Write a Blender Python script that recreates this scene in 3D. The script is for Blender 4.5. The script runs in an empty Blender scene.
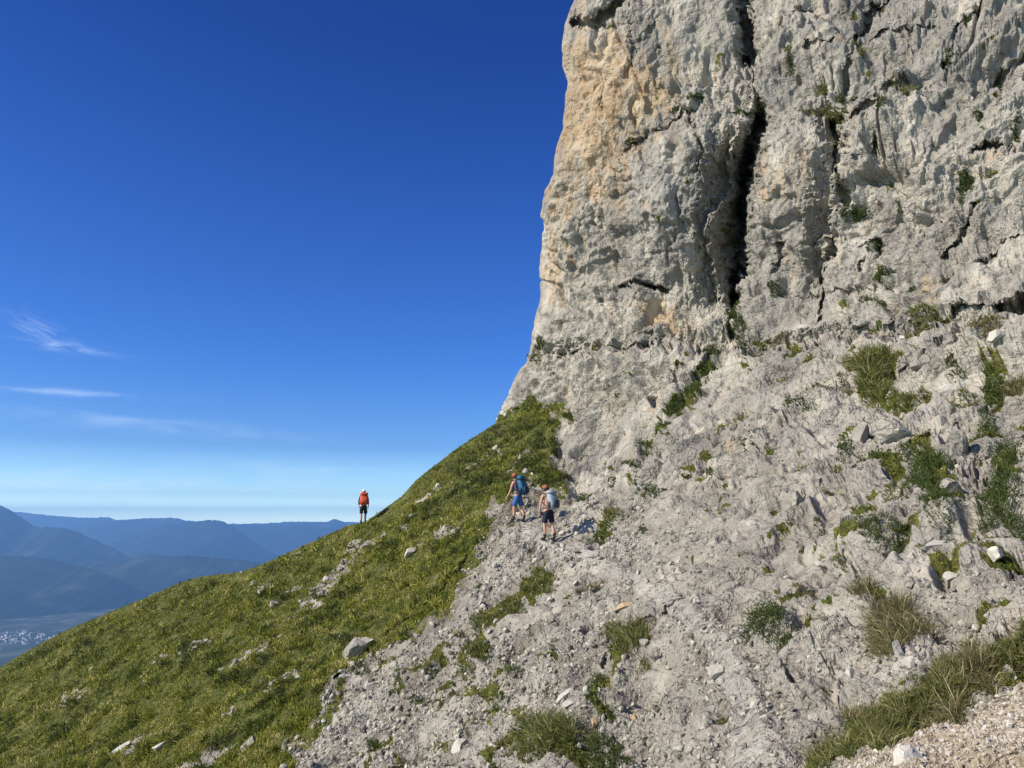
import bpy, bmesh, math, random
import numpy as np
from mathutils import Vector, Matrix

random.seed(7)
rng = np.random.default_rng(11)
F32 = np.float32
scn = bpy.context.scene
COL = scn.collection

# ------------------------------------------------------------------ camera
FPX = 773.0
TH = math.atan(136.0 / FPX)
cam_d = bpy.data.cameras.new('camera')
cam_d.sensor_width = 36.0
cam_d.lens = 36.0 * FPX / 1024.0
cam_d.clip_start = 0.1
cam_d.clip_end = 200000.0
cam = bpy.data.objects.new('camera', cam_d)
COL.objects.link(cam)
cam.location = (0, 0, 0)
cam.rotation_euler = (math.radians(90) + TH, 0, 0)
scn.camera = cam
UPV = np.array([0, -math.sin(TH), math.cos(TH)])
FWD = np.array([0, math.cos(TH), math.sin(TH)])
RGT = np.array([1.0, 0, 0])

def unproj(px, py, d):
    cx = (np.asarray(px) - 512.0) / FPX
    cy = (384.0 - np.asarray(py)) / FPX
    d = np.asarray(d)
    return (cx * d)[..., None] * RGT + (cy * d)[..., None] * UPV + d[..., None] * FWD

# ------------------------------------------------------------------ tagging
def tag(o, label=None, cat=None, group=None, kind=None):
    if label: o['label'] = label
    if cat: o['category'] = cat
    if group: o['group'] = group
    if kind: o['kind'] = kind
    return o

def link_mesh(name, me, mat=None, parent=None, loc=None):
    o = bpy.data.objects.new(name, me)
    COL.objects.link(o)
    if mat and not me.materials: me.materials.append(mat)
    if loc is not None: o.location = loc
    if parent: o.parent = parent
    return o

def mesh_np(name, V, Fq=None, Ft=None, smooth=False, attrs=None):
    """V (n,3); Fq (m,4) quads; Ft (k,3) tris"""
    me = bpy.data.meshes.new(name)
    V = np.ascontiguousarray(V, dtype=F32)
    loops, starts, s = [], [], 0
    if Fq is not None and len(Fq):
        loops.append(np.asarray(Fq, dtype=np.int32).ravel()); starts.append(np.arange(len(Fq), dtype=np.int32) * 4); s = len(Fq) * 4
    if Ft is not None and len(Ft):
        loops.append(np.asarray(Ft, dtype=np.int32).ravel()); starts.append(s + np.arange(len(Ft), dtype=np.int32) * 3)
    L = np.concatenate(loops); S = np.concatenate(starts)
    me.vertices.add(len(V)); me.vertices.foreach_set('co', V.ravel())
    me.loops.add(len(L)); me.loops.foreach_set('vertex_index', L)
    me.polygons.add(len(S)); me.polygons.foreach_set('loop_start', S)
    me.update(calc_edges=True)
    if smooth:
        me.polygons.foreach_set('use_smooth', np.ones(len(S), dtype=bool))
    else:
        me.polygons.foreach_set('use_smooth', np.zeros(len(S), dtype=bool))
    if attrs:
        for k, a in attrs.items():
            at = me.attributes.new(k, 'FLOAT', 'POINT')
            at.data.foreach_set('value', np.ascontiguousarray(a, dtype=F32))
    return me

# ------------------------------------------------------------------ noise (numpy)
def _h(ix, iy, iz, seed):
    h = (ix.astype(np.uint32) * np.uint32(374761393)) ^ (iy.astype(np.uint32) * np.uint32(668265263)) ^ (iz.astype(np.uint32) * np.uint32(2147483647 - 18)) ^ np.uint32((seed * 974634777) & 0xffffffff)
    h = (h ^ (h >> np.uint32(13))) * np.uint32(1274126177)
    h = (h ^ (h >> np.uint32(15))) * np.uint32(2246822519)
    return h ^ (h >> np.uint32(16))

def _u(h): return (h & np.uint32(0xffff)).astype(F32) / F32(65535.0)
def _u2(h): return (h >> np.uint32(16)).astype(F32) / F32(65535.0)

def vnoise(p, seed=0):
    """smooth value/gradient noise in about [-1,1]"""
    p = p.astype(F32)
    i = np.floor(p).astype(np.int64); f = p - i
    w = f * f * f * (f * (f * 6 - 15) + 10)
    out = 0
    for dx in (0, 1):
        wx = w[:, 0] if dx else 1 - w[:, 0]
        for dy in (0, 1):
            wy = w[:, 1] if dy else 1 - w[:, 1]
            for dz in (0, 1):
                wz = w[:, 2] if dz else 1 - w[:, 2]
                h = _h(i[:, 0] + dx, i[:, 1] + dy, i[:, 2] + dz, seed)
                gx = _u(h) * 2 - 1; gy = _u2(h) * 2 - 1
                gz = _u(h >> np.uint32(7)) * 2 - 1
                out = out + wx * wy * wz * (gx * (f[:, 0] - dx) + gy * (f[:, 1] - dy) + gz * (f[:, 2] - dz))
    return out * F32(1.7)

def fbm(p, octs=4, seed=0, gain=.5):
    a, s, o = 1.0, 0, 0
    q = p.astype(F32)
    for k in range(octs):
        o = o + a * vnoise(q, seed + k * 17); s += a; a *= gain; q = q * F32(2.03) + F32(3.7)
    return o / s

def facet(p, seed=0, tilt=1.0, soft=0.0, boxy=True):
    """blocky fracture noise: every cell is a tilted plane; returns (height, edge distance)"""
    p = p.astype(F32)
    i = np.floor(p - 0.5).astype(np.int64)
    n = len(p)
    f1 = np.full(n, 9, F32); f2 = np.full(n, 9, F32); hv = np.zeros(n, F32); hv2 = np.zeros(n, F32)
    for dx in (0, 1):
        for dy in (0, 1):
            for dz in (0, 1):
                a, b, c = i[:, 0] + dx, i[:, 1] + dy, i[:, 2] + dz
                h = _h(a, b, c, seed); h2 = _h(a, b, c, seed + 101)
                rx = p[:, 0] - a - F32(.5) - (_u(h) - F32(.5)) * F32(.8)
                ry = p[:, 1] - b - F32(.5) - (_u2(h) - F32(.5)) * F32(.8)
                rz = p[:, 2] - c - F32(.5) - (_u(h >> np.uint32(8)) - F32(.5)) * F32(.8)
                d = rx * rx + ry * ry + rz * rz
                if boxy: d = .3 * d + .7 * np.maximum(np.maximum(np.abs(rx), np.abs(ry)), np.abs(rz)) ** 2
                g = ((_u(h2) - F32(.5)) * rx + (_u2(h2) - F32(.5)) * ry + (_u(h2 >> np.uint32(9)) - F32(.5)) * rz) * F32(tilt) * 2 + (_u(h2 >> np.uint32(5)) - F32(.5))
                m = d < f1
                m2 = (~m) & (d < f2)
                hv2 = np.where(m, hv, np.where(m2, g, hv2))
                f2 = np.where(m, f1, np.minimum(f2, d)); hv = np.where(m, g, hv); f1 = np.where(m, d, f1)
    ed = np.sqrt(f2) - np.sqrt(f1)
    k = .5 + .5 * np.clip(ed / (soft + 1e-4), 0, 1)
    return hv * k + hv2 * (1 - k), ed

def crystal(p, seed=0, fall=.75, tilt=.6):
    """angular noise: the upper envelope of many tilted planes, so flat faces that meet in sharp edges"""
    p = p.astype(F32)
    i = np.floor(p - 0.5).astype(np.int64)
    out = np.full(len(p), -9, F32)
    for dx in (0, 1):
        for dy in (0, 1):
            for dz in (0, 1):
                a, b, c = i[:, 0] + dx, i[:, 1] + dy, i[:, 2] + dz
                h = _h(a, b, c, seed); h2 = _h(a, b, c, seed + 101)
                rx = p[:, 0] - a - F32(.5) - (_u(h) - F32(.5)) * F32(.7)
                ry = p[:, 1] - b - F32(.5) - (_u2(h) - F32(.5)) * F32(.7)
                rz = p[:, 2] - c - F32(.5) - (_u(h >> np.uint32(8)) - F32(.5)) * F32(.7)
                gx = (_u(h2) - F32(.5)) * 2 * tilt; gy = (_u2(h2) - F32(.5)) * 2 * tilt; gz = (_u(h2 >> np.uint32(9)) - F32(.5)) * 2 * tilt
                v = (_u(h2 >> np.uint32(5)) - F32(.5)) * F32(.7) + gx * rx + gy * ry + gz * rz - fall * np.maximum(np.abs(rx) + np.abs(rz) * .5, np.abs(rz) + np.abs(ry) * .7)
                out = np.maximum(out, v)
    return out + F32(.12)

def sstep(a, b, x):
    t = np.clip((x - a) / (b - a), 0, 1)
    return t * t * (3 - 2 * t)

def seg_dist(px, py, pts):
    """distance to a polyline, and signed side (positive = right of travel in image axes)"""
    best = np.full(px.shape, 1e9, F32); side = np.zeros(px.shape, F32)
    for (x0, y0), (x1, y1) in zip(pts[:-1], pts[1:]):
        dx, dy = x1 - x0, y1 - y0
        L2 = dx * dx + dy * dy + 1e-9
        t = np.clip(((px - x0) * dx + (py - y0) * dy) / L2, 0, 1)
        ex, ey = px - (x0 + t * dx), py - (y0 + t * dy)
        d = np.sqrt(ex * ex + ey * ey)
        cr = (dx * (py - y0) - dy * (px - x0))
        m = d < best
        best = np.where(m, d, best); side = np.where(m, np.sign(cr), side)
    return best, side

def in_poly(px, py, pts):
    c = np.zeros(px.shape, bool)
    n = len(pts)
    for k in range(n):
        x0, y0 = pts[k]; x1, y1 = pts[(k + 1) % n]
        if y0 == y1: continue
        m = ((y0 > py) != (y1 > py)) & (px < (x1 - x0) * (py - y0) / (y1 - y0) + x0)
        c ^= m
    return c

def signed_poly(px, py, pts):
    d, _ = seg_dist(px, py, list(pts) + [pts[0]])
    return np.where(in_poly(px, py, pts), d, -d)

# ------------------------------------------------------------------ materials
def new_mat(name):
    m = bpy.data.materials.new(name); m.use_nodes = True
    nt = m.node_tree; nt.nodes.clear()
    return m, nt

class G:
    """tiny node graph helper"""
    def __init__(s, nt): s.nt = nt
    def n(s, t, **kw):
        nd = s.nt.nodes.new(t)
        for k, v in kw.items():
            if k == 'ins':
                for a, b in v.items(): s.set(nd.inputs[a], b)
            else: setattr(nd, k, v)
        return nd
    def set(s, inp, v):
        if isinstance(v, bpy.types.NodeSocket): s.nt.links.new(v, inp)
        elif isinstance(v, bpy.types.Node): s.nt.links.new(v.outputs[0], inp)
        else:
            if isinstance(v, (tuple, list)) and len(v) == 3 and inp.type == 'RGBA': v = (*v, 1)
            inp.default_value = v
    def math(s, op, a, b=None, c=None, clamp=False):
        nd = s.nt.nodes.new('ShaderNodeMath'); nd.operation = op; nd.use_clamp = clamp
        s.set(nd.inputs[0], a)
        if b is not None: s.set(nd.inputs[1], b)
        if c is not None: s.set(nd.inputs[2], c)
        return nd.outputs[0]
    def noise(s, vec, scale, detail=5, rough=.6, dist=0.0, out='Fac'):
        nd = s.nt.nodes.new('ShaderNodeTexNoise')
        s.set(nd.inputs['Vector'], vec); nd.inputs['Scale'].default_value = scale
        nd.inputs['Detail'].default_value = detail; nd.inputs['Roughness'].default_value = rough
        nd.inputs['Distortion'].default_value = dist
        return nd.outputs[out]
    def ramp(s, fac, stops, interp='LINEAR'):
        nd = s.nt.nodes.new('ShaderNodeValToRGB'); s.set(nd.inputs[0], fac)
        cr = nd.color_ramp; cr.interpolation = interp
        while len(cr.elements) < len(stops): cr.elements.new(0.5)
        for e, (p, c) in zip(cr.elements, stops):
            e.position = p; e.color = (*c, 1) if len(c) == 3 else c
        return nd.outputs[0]
    def maprange(s, v, a, b, c=0.0, d=1.0):
        nd = s.nt.nodes.new('ShaderNodeMapRange'); s.set(nd.inputs[0], v)
        nd.interpolation_type = 'SMOOTHSTEP'
        for k, x in zip((1, 2, 3, 4), (a, b, c, d)): nd.inputs[k].default_value = x
        return nd.outputs[0]
    def mix(s, fac, a, b, mode='MIX'):
        nd = s.nt.nodes.new('ShaderNodeMix'); nd.data_type = 'RGBA'; nd.blend_type = mode
        s.set(nd.inputs[0], fac); s.set(nd.inputs[6], a); s.set(nd.inputs[7], b)
        return nd.outputs[2]
    def attr(s, name):
        nd = s.nt.nodes.new('ShaderNodeAttribute'); nd.attribute_name = name
        return nd.outputs['Fac']

def terrain_material():
    m, nt = new_mat('limestone_and_turf'); g = G(nt)
    out = g.n('ShaderNodeOutputMaterial')
    geo = g.n('ShaderNodeNewGeometry'); pos = geo.outputs['Position']
    fl = g.n('ShaderNodeMapping', ins={'Vector': pos}); fl.inputs['Rotation'].default_value = (0, 0, .90); fl.inputs['Scale'].default_value = (1, .14, .3)
    mp = g.n('ShaderNodeMapping', ins={'Vector': pos}); mp.inputs['Scale'].default_value = (1, 1, .45)
    mp.inputs['Rotation'].default_value = (0, .35, 0)
    st = mp.outputs[0]
    n1 = g.noise(st, .35, 6, .6, .6)
    n2 = g.noise(st, 1.9, 6, .65, .3)
    n3 = g.noise(pos, 9.0, 5, .7)
    n4 = g.noise(pos, 38.0, 3, .7)
    base = g.ramp(n1, [(.34, (.195, .179, .152)), (.46, (.322, .296, .246)), (.58, (.465, .427, .350))])
    base = g.mix(g.maprange(n2, .42, .62), base, g.mix(.55, base, (.16, .152, .138)))
    base = g.mix(g.maprange(n2, .50, .72), g.mix(.0, base, base), g.mix(.45, base, (.49, .448, .37)))
    base = g.mix(g.math('MULTIPLY', g.attr('patina'), g.maprange(g.noise(st, 1.1, 6, .65), .36, .56)), base, g.mix(.72, base, (.165, .160, .150)))
    sm = g.n('ShaderNodeMapping', ins={'Vector': pos}); sm.inputs['Scale'].default_value = (1.3, 1.3, .07)
    stain = g.math('MULTIPLY', g.maprange(g.noise(sm.outputs[0], 1.0, 6, .65, .4), .52, .68), g.math('MULTIPLY', g.attr('upper'), .75))
    base = g.mix(stain, base, g.mix(.75, base, (.12, .115, .108)))
    stain2 = g.math('MULTIPLY', g.maprange(g.noise(sm.outputs[0], 1.9, 6, .65, .4), .56, .68), g.math('MULTIPLY', g.attr('upper'), .35))
    base = g.mix(stain2, base, (.58, .535, .43))
    # ochre faces
    ochre = g.attr('ochre')
    om = g.n('ShaderNodeMapping', ins={'Vector': pos}); om.inputs['Scale'].default_value = (1.5, 1.5, .32)
    oc_n = g.noise(om.outputs[0], .8, 7, .7, .5)
    oc = g.maprange(g.math('ADD', ochre, g.math('MULTIPLY', g.math('SUBTRACT', oc_n, .5), 3.6)), .35, 1.1)
    occ = g.ramp(g.noise(st, 1.6, 5, .6), [(.35, (.46, .27, .115)), (.55, (.47, .34, .19)), (.7, (.50, .42, .29))])
    base = g.mix(g.math('MULTIPLY', oc, .75), base, occ)
    # scree and trodden dust
    dust = g.attr('scree')
    dcol = g.ramp(g.math('ADD', g.math('MULTIPLY', g.noise(pos, 2.2, 6, .7), .5), g.math('MULTIPLY', g.noise(fl.outputs[0], .8, 6, .65), .5)), [(.38, (.155, .138, .112)), (.47, (.27, .245, .202)), (.55, (.38, .349, .29)), (.66, (.48, .446, .375))])
    base = g.mix(g.math('MULTIPLY', dust, .75), base, dcol)
    base = g.mix(g.attr('path'), base, g.ramp(g.noise(pos, 3, 6, .7), [(.3, (.35, .328, .278)), (.6, (.47, .443, .378))]))
    base = g.mix(g.attr('cream'), base, g.ramp(g.noise(pos, 14, 6, .7), [(.3, (.29, .22, .14)), (.5, (.40, .33, .225)), (.68, (.50, .45, .36))]))
    # dark lichen specks
    base = g.mix(g.maprange(g.noise(pos, 5.0, 5, .75), .56, .72, 0, .6), base, (.11, .108, .10))
    base = g.mix(g.maprange(n4, .35, .65, 0, .35), base, g.mix(.6, base, (.50, .47, .41)))
    base = g.mix(g.math('MULTIPLY', g.attr('soil'), g.maprange(g.noise(pos, 1.3, 6, .7), .40, .52, 0, .95)), base, g.ramp(g.noise(pos, 5, 5, .7), [(.35, (.085, .070, .045)), (.6, (.20, .17, .12))]))
    # turf
    veg = g.attr('veg')
    soil = g.ramp(g.noise(pos, 1.6, 6, .75), [(.32, (.035, .038, .012)), (.5, (.085, .095, .02)), (.62, (.15, .14, .045)), (.74, (.23, .20, .12))])
    vm = g.maprange(g.math('ADD', veg, g.math('MULTIPLY', g.math('SUBTRACT', g.noise(pos, 3.0, 5, .7), .5), 1.2)), .42, .58)
    base = g.mix(vm, base, soil)
    bsdf = g.n('ShaderNodeBsdfPrincipled', ins={'Base Color': base, 'Roughness': .93})
    bsdf.inputs['Specular IOR Level'].default_value = .15
    wob = g.n('ShaderNodeVectorMath', operation='MULTIPLY_ADD', ins={0: g.noise(pos, 2.5, 3, .6, 0, 'Color'), 1: (.35, .35, .35), 2: pos}).outputs[0]
    def cell(sc):
        v = g.n('ShaderNodeTexVoronoi', distance='MANHATTAN', ins={'Vector': wob, 'Scale': sc}); return v.outputs['Distance']
    hgt = g.math('ADD', g.math('MULTIPLY', n3, .07), g.math('MULTIPLY', n4, .03))
    hgt = g.math('ADD', hgt, g.math('MULTIPLY', g.math('ADD', g.math('MULTIPLY', cell(3.1), .10), g.math('MULTIPLY', cell(9.0), .045)), -1.0))
    hgt = g.math('ADD', hgt, g.math('MULTIPLY', n2, .05))
    bp = g.n('ShaderNodeBump', ins={'Height': hgt, 'Distance': 1.0, 'Strength': g.maprange(g.noise(st, .55, 5, .65), .36, .58, .65, 1.15)})
    nt.links.new(bp.outputs[0], bsdf.inputs['Normal'])
    nt.links.new(bsdf.outputs[0], out.inputs[0])
    return m

def stone_material(name, stops, scale=3.0):
    m, nt = new_mat(name); g = G(nt)
    out = g.n('ShaderNodeOutputMaterial')
    geo = g.n('ShaderNodeNewGeometry'); pos = geo.outputs['Position']
    isl = geo.outputs['Random Per Island']
    c = g.ramp(g.math('ADD', g.math('MULTIPLY', isl, .7), g.math('MULTIPLY', g.noise(pos, scale, 6, .7), .45)), stops)
    c = g.mix(g.maprange(g.noise(pos, 20, 4, .7), .55, .7, 0, .4), c, (.2, .2, .19))
    bsdf = g.n('ShaderNodeBsdfPrincipled', ins={'Base Color': c, 'Roughness': .92})
    bsdf.inputs['Specular IOR Level'].default_value = .15
    bp = g.n('ShaderNodeBump', ins={'Height': g.noise(pos, 14, 6, .75), 'Distance': .05, 'Strength': .8})
    nt.links.new(bp.outputs[0], bsdf.inputs['Normal'])
    nt.links.new(bsdf.outputs[0], out.inputs[0])
    return m

def leaf_material(name, stops, trans=.3):
    m, nt = new_mat(name); g = G(nt)
    out = g.n('ShaderNodeOutputMaterial')
    c = g.ramp(g.attr('tint'), stops)
    d = g.n('ShaderNodeBsdfPrincipled', ins={'Base Color': c, 'Roughness': .6})
    d.inputs['Specular IOR Level'].default_value = .25
    t = g.n('ShaderNodeBsdfTranslucent', ins={'Color': g.mix(.5, c, (.16, .20, .03))})
    mx = g.n('ShaderNodeMixShader', ins={0: trans, 1: d.outputs[0], 2: t.outputs[0]})
    nt.links.new(mx.outputs[0], out.inputs[0])
    return m

def plain_material(name, col, rough=.8, scale=30, var=.25, spec=.3):
    m, nt = new_mat(name); g = G(nt)
    out = g.n('ShaderNodeOutputMaterial')
    tc = g.n('ShaderNodeTexCoord')
    n = g.noise(tc.outputs['Object'], scale, 4, .6)
    c = g.mix(g.maprange(n, .35, .65, 0, var), col, tuple(x * .6 for x in col))
    b = g.n('ShaderNodeBsdfPrincipled', ins={'Base Color': c, 'Roughness': rough})
    b.inputs['Specular IOR Level'].default_value = spec
    bp = g.n('ShaderNodeBump', ins={'Height': n, 'Distance': .004, 'Strength': .5})
    nt.links.new(bp.outputs[0], b.inputs['Normal'])
    nt.links.new(b.outputs[0], out.inputs[0])
    return m

M_TERR = terrain_material()
M_STONE = stone_material('grey_limestone', [(.25, (.22, .205, .178)), (.5, (.33, .306, .262)), (.8, (.43, .40, .345))])
M_SCREE = stone_material('pale_scree', [(.2, (.14, .127, .103)), (.5, (.29, .268, .22)), (.85, (.49, .458, .385))])
M_WHITE = stone_material('white_limestone', [(.3, (.33, .306, .262)), (.7, (.50, .47, .40))])
M_ORANGE = stone_material('ochre_limestone', [(.3, (.40, .26, .13)), (.7, (.50, .36, .21))])
M_CREAM = stone_material('cream_gravel', [(.2, (.30, .24, .165)), (.5, (.47, .405, .305)), (.85, (.63, .59, .50))])
GREEN = [(0, (.026, .036, .008)), (.28, (.088, .110, .013)), (.52, (.20, .215, .022)), (.8, (.30, .285, .04)), (1, (.42, .37, .13))]
DEEP = [(0, (.018, .030, .009)), (.5, (.050, .072, .016)), (.85, (.10, .125, .028)), (1, (.2, .19, .06))]
DRYC = [(0, (.06, .06, .022)), (.4, (.13, .12, .045)), (.75, (.26, .21, .10)), (1, (.42, .36, .22))]
M_TURF = leaf_material('turf_blades', GREEN)
M_GRASS = leaf_material('grass_blades', [(0, (.028, .036, .011)), (.3, (.07, .086, .020)), (.55, (.135, .148, .036)), (.8, (.23, .22, .075)), (1, (.38, .34, .17))], .35)
M_SHRUB = leaf_material('shrub_leaves', DEEP, .25)
M_DRY = leaf_material('dry_blades', DRYC, .3)
M_STEM = plain_material('woody_stem', (.12, .085, .055))

# ------------------------------------------------------------------ the mountainside sheet
SIL = [(-320, 800), (-150, 729), (0, 667), (22, 654), (45, 641), (75, 626), (112, 611), (150, 596), (180, 582), (202, 576),
       (240, 571.5), (262, 564), (300, 547), (330, 533), (349, 525), (362, 523.5), (375, 515), (402, 496), (416, 480), (437, 464),
       (451, 452), (486, 429), (496, 423), (497, 415), (504, 402), (509, 390), (519, 372), (527, 360), (530, 345), (532, 330),
       (540, 296), (538, 268), (541, 241), (541, 210), (544, 191), (553, 175), (557, 148), (564, 118), (568, 82), (563, 66),
       (562, 45), (565, 25), (574, 0), (583, -40), (592, -100), (600, -240)]
sil_y = np.array([p[1] for p in SIL][::-1], float); sil_x = np.array([p[0] for p in SIL][::-1], float)

CP = [  # (px, py, depth) ; inverse depth is interpolated, so that flat ground stays flat
    (-300, 790, 44), (-150, 727, 43), (0, 667, 42), (0, 768, 29), (-250, 900, 24), (120, 700, 30), (250, 568, 39), (363, 522, 38.4), (250, 680, 26),
    (430, 470, 40.5), (500, 418, 44.5), (558, 405, 41), (519, 524, 28), (548, 540, 25.4), (440, 600, 25.5), (400, 768, 16.6), (200, 768, 22.5),
    (500, 768, 13.5), (640, 768, 10.2), (600, 700, 12.5), (740, 768, 7.6), (480, 480, 36),
    (574, 0, 45), (542, 200, 45.5), (530, 345, 45.5), (512, 385, 45.5), (600, 100, 43), (600, 300, 42.5), (640, 0, 43), (640, 335, 38.5), (740, 0, 40), (730, 335, 35),
    (860, 0, 37), (860, 320, 29.5), (1024, 0, 33), (1024, 160, 28.5), (1024, 295, 24), (860, 160, 32.5), (740, 170, 37), (640, 170, 40.5),
    (620, 420, 35.5), (700, 430, 28.5), (600, 492, 30), (760, 380, 30), (850, 420, 22), (1024, 430, 16.5), (1024, 360, 20),
    (600, 560, 21.5), (700, 560, 16.5), (800, 560, 13.3), (900, 560, 11), (1024, 560, 9.3), (760, 480, 20.5), (900, 480, 15.4),
    (640, 640, 14.4), (700, 640, 11.8), (800, 640, 9.6), (900, 640, 8.2), (1024, 620, 7.7), (860, 720, 6.9),
    (800, 768, 6.5), (900, 768, 5.2), (1024, 768, 4.9), (1024, 690, 6.2), (960, 700, 6.3), (1024, 1000, 2.6), (1250, 768, 4.2), (1250, 560, 7.2),
    (1250, 295, 19), (1250, 0, 27), (600, -200, 47), (900, -200, 41), (1250, -200, 32), (740, 1000, 3.9), (500, 1000, 6.6), (200, 1000, 11),
    (-250, 1050, 16)]
cp = np.array(CP, float)
def _tps_k(r2): return 0.5 * r2 * np.log(r2 + 1e-12)
_x = cp[:, :2] / 500.0
_n = len(_x)
_K = _tps_k(((_x[:, None] - _x[None]) ** 2).sum(-1)) + np.eye(_n) * 2e-4
_Pm = np.hstack([np.ones((_n, 1)), _x])
_A = np.block([[_K, _Pm], [_Pm.T, np.zeros((3, 3))]])
_w = np.linalg.solve(_A, np.concatenate([1 / cp[:, 2], np.zeros(3)]))
def inv_depth(px, py):
    sh = px.shape; x = np.stack([px.ravel(), py.ravel()], 1) / 500.0
    o = _w[_n] + x @ _w[_n + 1:]
    for k in range(_n):
        o = o + _w[k] * _tps_k(((x - _x[k]) ** 2).sum(1))
    return o.reshape(sh)
# coarse lookup, then bilinear
_gx = np.arange(-340, 1281, 10.0); _gy = np.arange(-250, 1061, 10.0)
_GX, _GY = np.meshgrid(_gx, _gy)
_GW = np.clip(inv_depth(_GX, _GY), 1 / 55.0, .45)
def inv_d(px, py):
    u = np.clip((px + 340) / 10.0, 0, len(_gx) - 1.001); v = np.clip((py + 250) / 10.0, 0, len(_gy) - 1.001)
    i = u.astype(int); j = v.astype(int); a = u - i; b = v - j
    return (_GW[j, i] * (1 - a) * (1 - b) + _GW[j, i + 1] * a * (1 - b) + _GW[j + 1, i] * (1 - a) * b + _GW[j + 1, i + 1] * a * b)

rows = np.concatenate([np.arange(-240, 0, 4.0), np.arange(0, 780, 1.25), np.arange(780, 1050, 4.0)])
NC = 840; NF = 36
tcol = np.linspace(0, 1, NC)
PY = np.repeat(rows[:, None], NC, 1)
xs = np.interp(rows, sil_y, sil_x)
xs = np.where(rows > 800, -320, xs)
xr = 1034.0
# 92% of the columns lie inside the frame, the rest run on to the right of it
ki = int(NC * .93)
t1 = np.linspace(0, 1, ki); t2 = np.linspace(0, 1, NC - ki + 1)[1:]
PX = np.concatenate([xs[:, None] + (xr - xs[:, None]) * (t1 ** 1.0)[None], xr + 220 * t2[None] + 0 * xs[:, None]], 1)
W = inv_d(PX, PY)
D = 1 / W
# ---- rounding into the silhouette
e_px = (PX - xs[:, None])
clif = PY < 424
R = np.where(clif, 26.0, 14.0)
q = np.clip(1 - e_px / R, 0, 1)
D = D + np.where(clif, 1.3, .5) * (1 - np.sqrt(np.clip(1 - q * q, 0, 1)))

# ---- sculpted features: chimneys, cracks, ledges, bulges (metres of depth)
DX = np.zeros_like(D)
wob = None
pf = np.stack([PX.ravel() * .03, PY.ravel() * .03, np.zeros(PX.size)], 1)
wx = (fbm(pf, 3, 5) * 4).reshape(PX.shape); wy = (fbm(pf, 3, 9) * 4).reshape(PX.shape)
pf2 = np.stack([PX.ravel() * .16, PY.ravel() * .16, np.ones(PX.size)], 1)
rg = fbm(pf2, 3, 15, .65).reshape(PX.shape); rg2 = fbm(pf2, 3, 25, .65).reshape(PX.shape)
wmod = (fbm(pf * 1.6, 2, 35)).reshape(PX.shape)
WX, WY = PX + wx + rg * 5, PY + wy + rg2 * 5
def box(pts, m):
    xsn = [p[0] for p in pts]; ysn = [p[1] for p in pts]
    return (PX > min(xsn) - m) & (PX < max(xsn) + m) & (PY > min(ysn) - m) & (PY < max(ysn) + m)
def crack(pts, w, dep):
    b = box(pts, w * 4 + 10)
    d, _ = seg_dist(WX[b], WY[b], pts)
    md = np.clip(.75 + wmod[b] * (1.3 if w < 5 else .5), .05, 1.3)
    DX[b] += dep * (1.15 if w > 5 else .9) * md * (.62 * np.exp(-(d / (w * .72 * (.6 + .5 * md))) ** 4) + .38 * np.exp(-(d / (w * 1.3)) ** 2))
def step(pts, amp, wl, wr, soft=1.5):
    """left of travel stands proud by amp fading over wl px, right of it lies back by amp fading over wr"""
    b = box(pts, max(wl, wr) * 1.6)
    d, s = seg_dist(WX[b], WY[b], pts)
    sd = d * s
    v = np.where(sd < 0, -amp * np.exp(-(d / wl) ** 2), amp * np.exp(-(d / wr) ** 2))
    v = v * np.clip(d / soft, 0, 1)
    DX[b] += v
def bulge(x, y, rx, ry, amp):
    DX[:] -= amp * np.exp(-(((WX - x) / rx) ** 2 + ((WY - y) / ry) ** 2))
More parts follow.
